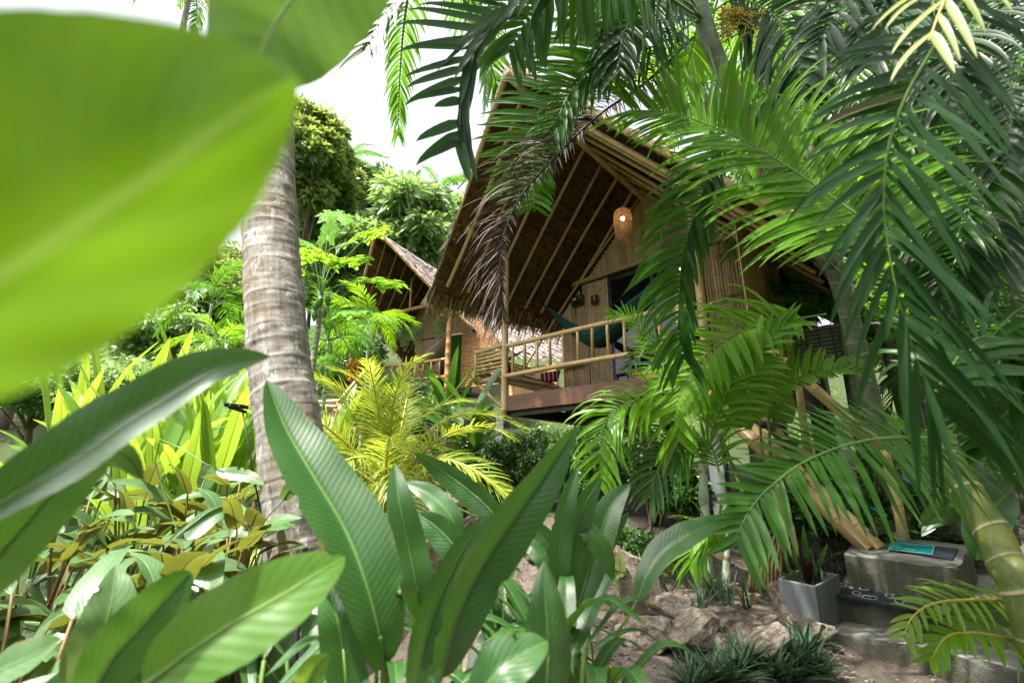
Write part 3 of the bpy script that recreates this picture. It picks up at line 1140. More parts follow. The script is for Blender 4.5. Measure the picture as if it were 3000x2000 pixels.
cushion('cushion', 'dark red square cushion propped on the porch bench', H(-.42, .42, .56), H.D * .17, (H.R * -.25 + V((0, 0, 1))).normalized() * .17, H.R * .07, 'maroon')
cushion('seat_mat', 'striped maroon seat pad lying along the bamboo bench', H(-.34, .78, .405), H.R * .27, H.D * .68, V((0, 0, .03)), 'stripe_cloth', 'seat pad', .3)
cushion('cushion', 'striped wedge cushion at the far end of the porch bench', H(-.10, 1.28, .50), H.R * .22, (H.D * .4 + V((0, 0, 1))).normalized() * .12, H.D * .07, 'stripe_cloth')

hammock('dark teal hammock slung across the porch of the near bungalow', H(.0, .95, 1.78), H(2.95, .3, 1.62), H(1.35, .62, .66), 'hammock', .5)

# lamps
def basket_lamp(label, top, h, r, hook):
    t = thing('pendant_lamp', label, 'lamp', top, 'woven lamps on the porch')
    mb = MB()
    pr = [(.0, .10), (.02, .55), (.06, .80), (.16, .95), (.35, 1.0), (.6, .98), (.85, .88), (1.0, .80)]
    n = 40
    nn = 44
    # woven shell: two families of thin diagonal strips
    def R_at(k):
        for (a, b), (c, d) in zip(pr, pr[1:]):
            if k <= c:
                return r * (b + (d - b) * (k - a) / (c - a))
        return r * pr[-1][1]
    for fam in (1, -1):
        for i in range(34):
            a0 = 2 * math.pi * i / 34
            rows = []
            for j in range(nn + 1):
                k = j / nn
                a = a0 + fam * k * 2.4
                R = R_at(k) + fam * .0012
                for_ = []
                for da in (-.036, .036):
                    for_.append(mb.add(top + V((math.cos(a + da) * R, math.sin(a + da) * R, -k * h)), (i, k * 9), .5))
                rows.append(for_)
            mb.grid(rows)
    for k in (.015, .5, .93, .995):
        ring = [top + V((math.cos(2 * math.pi * i / n) * R_at(k), math.sin(2 * math.pi * i / n) * R_at(k), -k * h)) for i in range(n + 1)]
        tube(mb, ring, .004, 5, .5, False)
    mb.build('shade', M['shade'], t)
    mb = MB()
    c = top - V((0, 0, h * .30))
    rows = [[mb.add(c + V((math.cos(2 * math.pi * i / 16) * math.sin(math.pi * j / 10) * .030, math.sin(2 * math.pi * i / 16) * math.sin(math.pi * j / 10) * .030, math.cos(math.pi * j / 10) * .034))) for i in range(17)] for j in range(11)]
    mb.grid(rows)
    mb.build('bulb', M['bulb'], t)
    mb = MB()
    tube(mb, [hook, top], .005, 6)
    tube(mb, [top, c + V((0, 0, .03))], .012, 6)
    mb.build('cord', M['wood_dark'], t)
    return t


lt = P(1822, 613, 5.95)
basket_lamp('tall woven rattan lamp hanging lit under the gable', lt, .53, .135, V((lt.x, lt.y, lt.z + 1.2)))
lt = P(1995, 768, 5.9)
basket_lamp('second woven lamp glowing half hidden behind the hanging palm frond', lt, .34, .11, V((lt.x, lt.y, lt.z + .6)))

# things on the wall
t = thing('wifi_router', 'black router box with two antennas on the bamboo wall', 'router', H(.38, 1.55, 1.85))
mb = MB()
mb.box(H(.38, 1.56, 1.90), H.R * .12, H.D * .035, V((0, 0, .09)))
mb.build('case', M['black'], t, False, .01)
for x, hgt in ((-.10, .15), (.07, .20)):
    mb = MB()
    mb.box(H(.38 + x, 1.56, 1.98 + hgt / 2), H.R * .012, H.D * .01, V((0, 0, hgt / 2)))
    mb.build('antenna', M['black'], t, False)
mb = MB()
mb.box(H(.33, 1.522, 1.93), H.R * .035, H.D * .003, V((0, 0, .022)))
mb.box(H(.445, 1.522, 1.935), H.R * .013, H.D * .003, V((0, 0, .014)))
mb.build('sticker', M['label'], t, False)
mb = MB()
tube(mb, spline([H(.33, 1.54, 1.98), H(.37, 1.51, 2.04), H(.42, 1.54, 1.98)], 8), .005, 5)
tube(mb, spline([H(.31, 1.56, 1.82), H(.31, 1.57, 1.7), H(.32, 1.57, 1.6)], 8), .006, 5)
mb.build('cable', M['black'], t)


def number_plate(label, Hh, t_, d_, h_, w, txt, size):
    th = thing('number_plate', label, 'sign', Hh(t_, d_, h_), 'door number plates')
    mb = MB()
    mb.box(Hh(t_, d_, h_), Hh.R * w, Hh.D * .006, V((0, 0, w * 1.15)))
    mb.build('plate', M['sign'], th, False, .003)
    cu = bpy.data.curves.new('number', 'FONT')
    cu.body = txt
    cu.size = size
    cu.align_x, cu.align_y = 'CENTER', 'CENTER'
    cu.extrude = .001
    cu.materials.append(M['white'])
    tmp = bpy.data.objects.new('number_text', cu)
    me = bpy.data.meshes.new_from_object(tmp)
    bpy.data.objects.remove(tmp)
    o = bpy.data.objects.new('number', me)
    COL.objects.link(o)
    o.parent = th
    up = V((0, 0, 1))
    mt = Matrix((Hh.R, up, -Hh.D)).transposed().to_4x4()
    mt.translation = Hh(t_, d_ - .011, h_ + w * .25) - th.location
    o.matrix_local = mt
    return th


number_plate('maroon plate with white number 5 beside the glass door', H, .735, 1.555, 1.83, .075, '5', .10)
# broom
t = thing('broom', 'yellow broom with blue handle leaning on the bamboo wall', 'broom', H(.62, 1.45, .0))
mb = MB()
tube(mb, [H(.62, 1.47, .16), H(.60, 1.54, 1.25)], .012, 8)
mb.build('handle', M['blue_pole'], t)
mb = MB()
for i in range(40):
    a = rnd.uniform(-.13, .13)
    leaflet(mb, H(.62 + a * .15, 1.46, .17), V(H.R * a * 1.6 + V((0, 0, -.16))), H.D, .19, .016, 0, .5, 3)
mb.build('bristles', M['yellow'], t)
# teal side table on the porch
t = thing('side_table', 'low teal table standing on the porch by the door', 'table', H(2.0, 1.0, -.02))
mb = MB()
mb.box(H(2.0, 1.0, .36), H.R * .32, H.D * .25, V((0, 0, .018)))
mb.build('tabletop', M['teal'], t, False, .005)
for a in (-.28, .28):
    for b in (-.21, .21):
        mb = MB()
        mb.box(H(2.0 + a, 1.0 + b, .158), H.R * .02, H.D * .02, V((0, 0, .182)))
        mb.build('leg', M['teal'], t, False)
# air conditioner box behind the side of the house
t = thing('air_conditioner', 'white outdoor air conditioner box under the bungalow eave', 'air conditioner', P(2420, 1030, 5.6))
c0 = P(2410, 1020, 5.6)
mb = MB()
mb.box(c0, H.R * .36, H.D * .13, V((0, 0, .26)))
mb.build('case', M['grey_metal'], t, False, .01)
mb = MB()
for i in range(9):
    mb.box(c0 - H.D * .14 + V((0, 0, -.2 + i * .05)), H.R * .30, H.D * .006, V((0, 0, .006)))
for i in range(5):
    mb.box(c0 - H.D * .145 + H.R * (-.28 + i * .14), H.R * .006, H.D * .006, V((0, 0, .22)))
mb.build('grille', M['black'], t, False)

# ---- wooden staircase
st = thing('staircase', 'steep stair with dark treads between bamboo poles up to the porch', 'stairs', P(2560, 1600, 3.65))
top1, bot1 = P(2085, 1148, 4.75), PZ(2575, 1608, EYE - .60)
off = V((bot1 - top1).normalized().cross(V((0, 0, 1))).normalized())
if off.y < 0:
    off = -off
top2, bot2 = top1 + off * .62, bot1 + off * .62
pole(st, top1, bot1, .066, 'stringer', node=.40, t=.75)
pole(st, top1 + V((0, 0, -.10)) - off * .02, bot1 + V((-.09, -.02, -.0)) - off * .03, .064, 'stringer', node=.45, t=.6)
pole(st, top2, bot2, .050, 'stringer', node=.40, t=.7)
for i in range(7):
    k = .08 + i * .135
    c = top1.lerp(bot1, k) + off * .31 + V((0, 0, -.04))
    e = (bot1 - top1)
    e.z = 0
    e.normalize()
    mb = MB()
    mb.box(c, off * .33, e * .13, V((0, 0, .022)))
    mb.build('tread', M['wood_dark'], st, False, .004)
hr0, hr1 = P(2190, 965, 4.3), P(2600, 1322, 3.75)
pole(st, hr0, hr1, .050, 'hand_rail', node=.42, t=.6)
pole(st, P(2650, 1585, 3.75), P(2590, 1318, 3.75), .038, 'rail_post', node=.35)
pole(st, P(2368, 1330, 4.25), P(2336, 1100, 4.2), .034, 'rail_post', node=.3)

# ---- concrete steps
steps = thing('concrete_steps', 'mossy grey concrete steps at the foot of the stair', 'steps', PZ(2650, 1900, 0))
def block(top_px, z, zb, name='step'):
    mb = MB()
    tp = [PZ(a, b, z) for a, b in top_px]
    n = len(tp)
    # subdivide edges a little and roughen
    def dense(q):
        out = []
        for i in range(n):
            a, b = q[i], q[(i + 1) % n]
            for k in range(8):
                out.append(a.lerp(b, k / 8))
        return out
    dq = dense(tp)
    g = [V((rnd.gauss(0, .006), rnd.gauss(0, .006), rnd.gauss(0, .004))) for _ in dq]
    top = [mb.add(p + w, (p.x, p.y)) for p, w in zip(dq, g)]
    cen = sum(tp, V()) / n
    inn = [mb.add(p.lerp(cen, .03) + V((0, 0, .006)), (p.x, p.y)) for p in dq]
    mid = [mb.add(V((p.x, p.y, z - .03)) + V((rnd.gauss(0, .005), rnd.gauss(0, .005), 0)), (p.x, p.y)) for p in dq]
    bot = [mb.add(V((p.x, p.y, zb)), (p.x, p.y)) for p in dq]
    for a, b in ((inn, top), (top, mid), (mid, bot)):
        for i in range(len(a)):
            j = (i + 1) % len(a)
            mb.face(a[i], b[i], b[j], a[j])
    mb.face(*reversed(inn))
    # a face order that looks outwards is settled by recalculation below
    o = mb.build(name, M['concrete'], steps, True, 0)
    import bmesh
    bm = bmesh.new()
    bm.from_mesh(o.data)
    bmesh.ops.recalc_face_normals(bm, faces=bm.faces[:])
    bm.to_mesh(o.data)
    bm.free()
    md = o.modifiers.new('edge', 'EDGE_SPLIT')
    md.split_angle = R_(50)
    return o


ZS, Z2, Z1 = EYE - .60, EYE - .83, EYE - .975
block([(2471, 1622), (2800, 1668), (2846, 1600), (2530, 1560)], ZS, -.2)
block([(2448, 1747), (2750, 1792), (3160, 1858), (3060, 1700), (2490, 1650)], Z2, -.2)
block([(2429, 1852), (2712, 1896), (3200, 2022), (3300, 1905), (2760, 1800), (2478, 1782)], Z1, -.2)

t = thing('door_mat', 'teal and dark grey rubber mat on the top concrete step', 'door mat', PZ(2700, 1610, ZS))
quad_mb([PZ(2604, 1606, ZS + .022), PZ(2790, 1636, ZS + .022), PZ(2806, 1606, ZS + .022), PZ(2612, 1581, ZS + .022)], .014).build('mat_base', M['mat_border'], t, False)
quad_mb([PZ(2603, 1608, ZS + .0255), PZ(2732, 1623, ZS + .0255), PZ(2739, 1598, ZS + .0255), PZ(2612, 1584, ZS + .0255)], .003).build('mat_edging', M['mat_line'], t, False)
quad_mb([PZ(2607, 1606, ZS + .0285), PZ(2728, 1619, ZS + .0285), PZ(2733, 1599.5, ZS + .0285), PZ(2615, 1586.5, ZS + .0285)], .003).build('mat_panel', M['mat_teal'], t, False)
mb = MB()
for i in range(3):
    for j in range(2):
        for k in range(5):
            a = rnd.random() * 6
            c = PZ(2660 + i * 10 + j * -4, 1595 + j * 11 + i * 1.2, ZS + .031) + V((math.cos(k * 1.3 + a) * .008, math.sin(k * 1.3 + a) * .010, 0))
            mb.box(c, V((.0028, 0, 0)), V((0, .004, 0)), V((0, 0, .001)))
mb.build('mat_motif', M['label'], t, False)
mt = quad_mb([PZ(2444, 1741, Z2 + .022), PZ(2752, 1795, Z2 + .022), PZ(2760, 1750, Z2 + .022), PZ(2465, 1700, Z2 + .022)], .014).build('step_mat', M['pebble_mat'], None, False)
tag(mt, 'black rubber mat with pale pebble outlines on the middle step', 'step mat')

# ---- neighbouring bungalow
N = House(P(1098, 932, 14.2) - V((0, 0, 2.47)), R_(27))
nb = thing('bungalow', 'smaller thatched bungalow further back beyond the papaya tree', 'bungalow', N(1.5, 1.5, -1.3))
qA = N.on_t(1106, 681, 1.45)
a_t, a_d, a_h = N.tdh(qA)
qB = N(1.45, 3.6, a_h - .05)
sl = (a_h - 2.55) / 1.45
nrmL = (qB - qA).cross(N(0, a_d, 2.55) - qA).normalized()
nrmR = (qB - qA).cross(N(2.9, a_d, 2.55) - qA).normalized()
eLf = N.plane(1050, 895, qA, nrmL)
eRf = N(3.6, .3, a_h - 2.15 * sl)
eLb = N(-1.0, 3.6, a_h - .05 - 2.45 * sl)
eRb = N(3.6, 3.6, a_h - .05 - 2.15 * sl)
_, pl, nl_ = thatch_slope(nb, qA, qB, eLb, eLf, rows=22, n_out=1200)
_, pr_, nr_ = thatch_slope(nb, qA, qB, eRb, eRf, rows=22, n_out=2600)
fringe(nb, eLf, eLb, (eLf - qA).normalized(), 500, .3)
fringe(nb, eRf, eRb, (eRf - qA).normalized(), 500, .3, 'thatch_out')
pole(nb, qA - N.D * .05 - V((0, 0, .1)), qB - V((0, 0, .1)), .06, 'ridge_pole', 'bamboo_red')
pole(nb, qA + nr_ * .04 - N.D * .03, eRf + nr_ * .04, .055, 'barge_pole')
pole(nb, qA + nl_ * .02 - N.D * .03, eLf + nl_ * .02, .05, 'barge_pole', 'bamboo_red')
for k in range(9):
    u = .07 + k * .105
    pole(nb, pl(u, .02) - nl_ * .06, pl(u, .92) - nl_ * .06, .030, 'rafter', 'bamboo_red', seg=7)
    pole(nb, pr_(u, .02) - nr_ * .06, pr_(u, .92) - nr_ * .06, .030, 'rafter', 'bamboo_red', seg=7)
pole(nb, N(0, 0, -.4), N(0, 0, 2.5), .075, 'post', 'bamboo_red')
pole(nb, N(3.0, 0, -.4), N(3.0, 0, 2.5), .085, 'post', 'bamboo_red')
pole(nb, N(.05, 0, 2.46), N(3.3, 0, 2.56), .06, 'tie_beam', 'bamboo_red')
pole(nb, N(1.45, 0, 2.5), N(1.45, 0, 3.6), .035, 'king_post', 'bamboo_red')
pole(nb, N(0, -.9, 2.42), N(0, 1.7, 2.42), .055, 'purlin', 'bamboo_red')
gN = lambda t: a_h - abs(t - 1.45) * sl - .15
slat_wall(nb, N, 1.7, .35, 1.45, 0, lambda t: min(2.05, gN(t)))
slat_wall(nb, N, 1.7, 2.75, 3.4, 0, lambda t: min(2.05, gN(t)))
slat_wall(nb, N, 1.7, -.4, 3.4, lambda t: 2.1, gN, name='gable_wall')
dr = panel(nb, N, 1.72, [(1.42, 0), (2.8, 0), (2.8, 2.08), (1.42, 2.08)], M['black_frame'], 'door', .05)
mb = MB()
rr = [[mb.add(N(1.75 + i * .022, 1.66 + .025 * math.sin(i * 1.05), h), (i, h)) for i in range(42)] for h in (.02, 1.0, 2.0)]
mb.grid(rr)
mb.build('curtain', M['green_cloth'], nb)
pole(nb, N(.05, 0, .78), N(3.0, 0, .78), .05, 'top_rail', 'bamboo_red')
pole(nb, N(.05, 0, .25), N(3.0, 0, .25), .05, 'bottom_rail', 'bamboo_red')
for i in range(9):
    pole(nb, N(.3 + i * .3, 0, .27), N(.3 + i * .3, 0, .76), .030, 'baluster', 'bamboo_red', seg=7)
mb = MB()
mb.box(N(1.5, .85, -.08), N.R * 1.6, N.D * .85, V((0, 0, .05)))
mb.build('deck', M['wood_dark'], nb, False)
for t_ in (0, 3.0):
    p = N(t_, 0, 0)
    mb = MB()
    g = gz(p.x, p.y)
    hh = (N.o.z - .3 - g + .2) / 2
    if hh > .05:
        mb.box(V((p.x, p.y, g - .2 + hh)), N.R * .09, N.D * .09, V((0, 0, hh)))
        mb.build('pillar', M['cement'], nb, False)
# side panel of horizontal slats right of its post
mb = MB()
for i in range(38):
    h = .0 + i * .062
    a, b = N(3.12, .5, h), N(4.4 - max(0, (h - 1.3)) * .9, .5, h)
    bamboo(mb, a, b, .026, seg=6, bend=.002)
mb.build('slat_screen', M['bamboo_red'], nb)
mb = MB()
for i in range(6):
    bamboo(mb, N(-.55, .2 + i * .2, .35), N(-.05, .2 + i * .2, .35), .03, seg=6)
mb.build('bench', M['bamboo_red'], nb)
pole(nb, N(-.6, .05, .75), N(-.05, .05, .78), .045, 'arm_rest', 'bamboo_red')
# zig-zag stair rails at its left
for pts in (((1100, 1056), (990, 1180)), ((990, 1180), (1045, 1265)), ((926, 1178), (996, 1174)), ((930, 1186), (985, 1192)), ((983, 1192), (972, 1260)), ((995, 1178), (985, 1255)), ((1040, 1120), (1030, 1240)), ((1095, 1060), (1085, 1150))):
    (a, b), (c, d) = pts
    pole(nb, P(a, b, 12.6), P(c, d, 12.3), .058, 'stair_rail', 'bamboo', seg=8)
hammock('striped pink grey hammock on the porch of the far bungalow', N(.75, 1.2, 1.5), N(3.0, .15, 1.75), N(1.75, .6, .72), 'hammock2', .6)
number_plate('small maroon door plate on the far bungalow wall', N, 1.20, 1.62, 1.55, .085, '4', .12)
for i, (px, py, dd, lab) in enumerate(((1184, 975, 13.9, 'leftmost and longest hanging basket plant on the far porch'), (1222, 968, 13.7, 'hanging basket plant between two others on the far porch'), (1290, 955, 13.3, 'right hand hanging plant before the green curtain'))):
    c = P(px, py, dd)
    t = thing('hanging_plant', lab, 'hanging plant', c + V((0, 0, .3)), 'hanging plants on the far porch')
    mb = MB()
    cloud(mb, [(c + V((0, 0, .1)), .24), (c + V((0, 0, -.12)), .22), (c + V((.03, 0, -.36)), .15), (c + V((.06, 0, -.55)), .07)], 900, .055, .5, .45)
    mb.build('foliage', M['hang'], t)
    mb = MB()
    tube(mb, [c + V((0, 0, .2)), c + V((0, 0, 1.0))], .008, 5)
    mb.build('cord', M['black'], t)

# a third thatched roof seen below the near eave
H4 = thing('thatched_hut', 'low hut with bleached grey thatch seen under the near eave', 'hut', P(1530, 1090, 11.2))
a, b = P(1370, 880, 11.8), P(1640, 830, 13.0)
e, f_ = P(1500, 1030, 11.0), P(1740, 1060, 12.0)
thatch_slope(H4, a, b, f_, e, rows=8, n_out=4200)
pole(H4, P(1500, 1010, 11.2), P(1500, 1200, 11.2), .06, 'post')
mb = MB()
mb.box(P(1560, 1115, 11.6), H.R * .8, H.D * .05, V((0, 0, .35)))
mb.build('wall', M['bamboo_red'], H4, False)

# ------------------------------------------------------------------ coconut palm
def palm_trunk(mb, pts, radii, ring, rn, seg=20, tilt=.12, step=.016, rw=.018):
    """A ringed trunk: each leaf scar a small step out and a pale band."""
    L = sum((V(b) - V(a)).length for a, b in zip(pts, pts[1:]))
    n = int(L / step)
    c = spline(pts, n)
    rr, tt = [], []
    x = 0
    nxt = ring
    last = 0
    for i in range(n + 1):
        k = i / n
        r = radii[0] + (radii[1] - radii[0]) * k + radii[2] * math.exp(-k * L / .35)
        s = i * L / n
        if s >= nxt:
            last = nxt
            nxt += ring * rnd.uniform(.75, 1.25)
        ph = s - last
        bump = rn * math.exp(-ph / (rw * 1.6))
        rr.append(r + bump)
        tt.append(.5 + .9 * math.exp(-ph / rw))
    base = len(mb.v)
    tube(mb, c, rr, seg, .5, True)
    for i in range(n + 1):
        for j in range(seg + 1):
            mb.t[base + i * (seg + 1) + j] = tt[i]
    # slant the rings and roughen
    for i in range(n + 1):
        for j in range(seg + 1):
            a = 2 * math.pi * j / seg
            q = base + i * (seg + 1) + j
            p = mb.v[q]
            w = .006 * mnoise.noise(p * 6) + .004 * mnoise.noise(p * 28)
            d = (p - c[i]).normalized()
            mb.v[q] = p + d * w * (radii[0] / .15) + V((0, 0, tilt * radii[0] * math.sin(a + i * .02)))


coco = thing('coconut_palm', 'thick ringed grey coconut palm trunk left of centre', 'palm', P(905, 1800, 2.95))
b0 = P(905, 1790, 2.95)
b0.z = gz(b0.x, b0.y) - .1
mb = MB()
palm_trunk(mb, [b0, P(880, 1600, 2.95), P(853, 1300, 2.95), P(824, 1100, 2.98), P(808, 900, 3.0), P(795, 700, 3.05), P(788, 480, 3.12), P(790, 280, 3.2), P(800, 50, 3.35), P(830, -250, 3.9), V((-1.3, 5.0, 9.0))], (.202, .168, .0), .118, .0032, 28, .05, .011, .008)
mb.build('trunk', M['bark_palm'], coco)
crown = V((-1.3, 5.0, 9.0))

PF = {}
def proto(key, mat, pet, *a, **k):
    if key not in PF:
        mbp = local_frond(*a, **k)
        me = mbp.build('frond', [M[mat], M[pet]])
        PF[key] = me.data
        bpy.data.objects.remove(me)
    return PF[key]


def put_frond(parent, key, base, az, tilt, scale, roll=0):
    o = bpy.data.objects.new('frond', PF[key])
    COL.objects.link(o)
    o.parent = parent
    mt = Matrix.Translation(base - parent.location) @ Matrix.Rotation(az, 4, 'Z') @ Matrix.Rotation(-tilt, 4, 'Y') @ Matrix.Rotation(roll, 4, 'X') @ Matrix.Scale(scale, 4)
    o.matrix_local = mt
    return o


proto('coco_a', 'frond', 'petiole', 1.0, (.55, .75), .24, .017, 46, 7.0)
proto('coco_b', 'frond', 'petiole', 1.0, (.35, .95), .22, .016, 46, 9.0)
proto('areca_a', 'frond', 'petiole', 1.0, (.75, .85), .32, .0165, 40, 4.0)
proto('areca_b', 'frond', 'petiole', 1.0, (.55, .95), .30, .0155, 40, 6.0)
proto('lime_a', 'frond_lime', 'petiole', 1.0, (.7, .9), .32, .0165, 40, 4.0)
proto('lime_b', 'frond_lime', 'petiole', 1.0, (.5, .95), .32, .0165, 40, 6.0)
proto('dark_a', 'frond_dark', 'petiole', 1.0, (.7, .9), .32, .030, 26, 4.0)
proto('gold_a', 'frond_gold', 'petiole_gold', 1.0, (.95, .95), .24, .0115, 46, 5.0)
proto('gold_b', 'frond_gold', 'petiole_gold', 1.0, (.70, 1.05), .23, .0110, 46, 7.0)
proto('gold_c', 'frond_gold', 'petiole_gold', 1.0, (1.10, .75), .22, .0110, 46, 4.0)
proto('coco_dead', 'frond_pale', 'petiole_gold', 1.0, (.1, 1.1), .22, .016, 40, 12.0)


def crown_of(parent, base, keys, n, L, tilt=(-.5, .9), seed=1, az0=0, arc=2 * math.pi):
    g = random.Random(seed)
    for i in range(n):
        put_frond(parent, keys[i % len(keys)], base, az0 + arc * i / n + g.uniform(-.25, .25), g.uniform(*tilt), L * g.uniform(.8, 1.15), g.uniform(-.3, .3))


crown_of(coco, crown, ['coco_a', 'coco_b'], 10, 2.9, seed=3)
# thin black wire and a clamp lamp on its trunk
t = thing('clamp_lamp', 'small black clamp lamp fixed to the coconut trunk', 'lamp', P(720, 1190, 2.95))
mb = MB()
a, b = P(664, 1186, 2.85), P(722, 1192, 2.95)
ax = (b - a).normalized()
mb.box(a.lerp(b, .5), ax * .06, V((0, .03, 0)), V((0, 0, .012)))
mb.box(a.lerp(b, .6) + V((0, -.005, -.022)), (ax + V((0, 0, -.2))).normalized() * .05, V((0, .022, 0)), V((0, 0, .010)))
mb.build('body', M['black'], t, False, .004)
mb = MB()
for k in (.3, .75):
    c = a.lerp(b, k) + V((0, -.031, 0))
    mb.box(c, V((.004, 0, 0)), V((0, .002, 0)), V((0, 0, .004)))
mb.build('screw', M['grey_metal'], t, False)
mb = MB()
tube(mb, spline([b + V((-.03, 0, 0)), P(728, 1300, 2.86), P(748, 1420, 2.84), P(770, 1520, 2.84)], 16), .005, 6)
mb.build('cable', M['black'], t)

# ------------------------------------------------------------------ foreground broad leaves
def plant(label, base_px, leaves, mat='broad', group='broad leaved plants in front', stem=True, name='broad_leaf_plant'):
    """leaves: (tip..base pixel path with depths, width px, roll, fold, opts)"""
    bp = base_px
    if len(bp) == 3:
        root = P(*bp)
    else:
        root = G(*bp)
    root.z = gz(root.x, root.y)
    t = thing(name, label, 'plant', root, group)
    sm = MB()
    for lf in leaves:
        pts, w, roll, fold = lf[:4]
        o = lf[4] if len(lf) > 4 else {}
        q = [P(*p) for p in reversed(pts)]
        dm = sum(p.y for p in q) / len(q)
        kk = dm / 1250
        mb = MB()
        leaf(mb, q, w * kk, roll, fold, t=o.get('t', rnd.uniform(.25, .75)), wave=o.get('wave', .05), prof=o.get('prof', 'lance'), nrm=o.get('nrm'), curl=o.get('curl', 0), aw=o.get('aw', (1, 1)), tear=o.get('tear', .018), n=o.get('n', 34), rib=o.get('rib', 1.0))
        mb.build('leaf', M[o.get('mat', mat)], t)
        if stem:
            d0 = (q[0] - q[1]).normalized()
            r = max(.003, w * kk * .035)
            mid = q[0] + d0 * (q[0] - root).length * .3
            tube(sm, spline([q[1], q[0], mid, root], 14), [r * .6] + [r * (.8 + .5 * i / 13) for i in range(14)], 7)
    if sm.v:
        sm.build('stem', M['petiole'], t)
    return t


d = 1.25
plant('tall upright leaf with ribbed sheen in front of the coconut trunk', (1150, 1960, 1.3), [
    ([(781, 1112, 1.35), (835, 1250, 1.32), (915, 1390, 1.28), (1005, 1540, 1.25), (1066, 1690, 1.22), (1112, 1861, 1.22), (1123, 1960, 1.25)], 270, 30, .5, {'t': .45}),
    ([(960, 1700, 1.25), (985, 1800, 1.2), (1005, 1900, 1.2), (1020, 2060, 1.2)], 135, 10, .3, {'t': .6})])
plant('large sword leaf leaning right across the middle of the garden', (1330, 2040, 1.2), [
    ([(1691, 1249, 1.2), (1600, 1385, 1.16), (1490, 1540, 1.12), (1400, 1680, 1.1), (1335, 1820, 1.08), (1290, 1990, 1.1)], 200, 28, .55, {'t': .4}),
    ([(1425, 1505, 1.25), (1345, 1630, 1.2), (1278, 1780, 1.16), (1235, 1930, 1.15), (1215, 2060, 1.15)], 130, 22, .4, {'t': .6})])
plant('narrow upright leaves behind the tall ribbed leaf', (1240, 1850, 1.7), [
    ([(1155, 1355, 1.55), (1170, 1470, 1.5), (1197, 1600, 1.5), (1222, 1720, 1.5), (1240, 1830, 1.55)], 115, 12, .28, {'t': .35}),
    ([(1213, 1325, 1.75), (1290, 1375, 1.75), (1385, 1445, 1.7), (1450, 1510, 1.65), (1490, 1580, 1.7)], 100, -28, .3, {'t': .5}),
    ([(1187, 1412, 1.7), (1257, 1447, 1.68), (1318, 1510, 1.65), (1350, 1580, 1.65)], 78, 20, .3, {'t': .7}),
    ([(1222, 1503, 1.65), (1280, 1545, 1.62), (1340, 1610, 1.6), (1390, 1690, 1.62)], 110, -15, .35, {'t': .25})])
plant('clump of upright sword leaves right of the sloping leaf', (1680, 1960, 1.8), [
    ([(1692, 1362, 1.7), (1662, 1470, 1.66), (1642, 1580, 1.65), (1632, 1690, 1.65), (1630, 1800, 1.7)], 82, 14, .4, {'t': .7}),
    ([(1762, 1395, 1.75), (1718, 1470, 1.7), (1680, 1570, 1.68), (1662, 1680, 1.68), (1655, 1800, 1.7)], 100, 24, .25, {'t': .2}),
    ([(1845, 1417, 1.85), (1793, 1480, 1.82), (1752, 1580, 1.8), (1720, 1690, 1.8), (1692, 1790, 1.8)], 118, -12, .4, {'t': .8}),
    ([(1842, 1500, 1.9), (1805, 1545, 1.9), (1768, 1610, 1.88), (1745, 1670, 1.9)], 58, 30, .3, {'t': .4}),
    ([(1538, 1520, 1.75), (1580, 1560, 1.72), (1618, 1620, 1.7), (1650, 1700, 1.72)], 90, -20, .35, {'t': .8}),
    ([(1797, 1700, 1.7), (1780, 1630, 1.68), (1742, 1570, 1.68), (1700, 1530, 1.7), (1668, 1530, 1.72)], 80, 150, .35, {'t': .15}),
    ([(1600, 1700, 1.6), (1590, 1640, 1.6), (1560, 1600, 1.62), (1520, 1590, 1.65)], 62, 150, .3, {'t': .2})])
plant('long leaf arching right over the garden stones', (1835, 1990, 1.75), [
    ([(2153, 1518, 1.75), (2060, 1546, 1.72), (1960, 1604, 1.7), (1900, 1680, 1.68), (1868, 1760, 1.68)], 104, -32, .42, {'t': .65})])
plant('glossy rounded leaf standing in front of the middle clump', (1600, 2140, 1.0), [
    ([(1596, 1640, 1.0), (1597, 1730, .98), (1604, 1830, .97), (1606, 1920, .97), (1600, 2060, .98)], 150, 4, .5, {'t': .45, 'prof': 'ovate', 'curl': -.5})])
plant('broad leaf cut by the bottom edge pointing up right', (1380, 2160, .85), [
    ([(1604, 1878, .86), (1540, 1912, .84), (1460, 1968, .82), (1390, 2060, .82)], 165, -24, .4, {'t': .6}),
    ([(1290, 1960, .95), (1255, 1990, .93), (1230, 2060, .93)], 75, 10, .4, {'t': .7})])
plant('wide lime leaf sweeping up from the bottom edge on the left', (330, 2120, .75), [
    ([(1012, 1632, .80), (940, 1672, .77), (840, 1735, .74), (700, 1815, .71), (560, 1905, .68), (420, 2020, .66)], 255, -14, .26, {'mat': 'broad_light', 't': .4}),
    ([(962, 1915, .95), (920, 1960, .95), (880, 2040, .95)], 90, 10, .3, {'mat': 'broad_light', 't': .8})])
plant('green leaf leaning right beside the wide lime leaf', (180, 2150, .9), [
    ([(562, 1675, .92), (500, 1740, .88), (420, 1830, .85), (330, 1930, .82), (250, 2060, .80)], 205, 22, .3, {'mat': 'broad', 't': .75})])
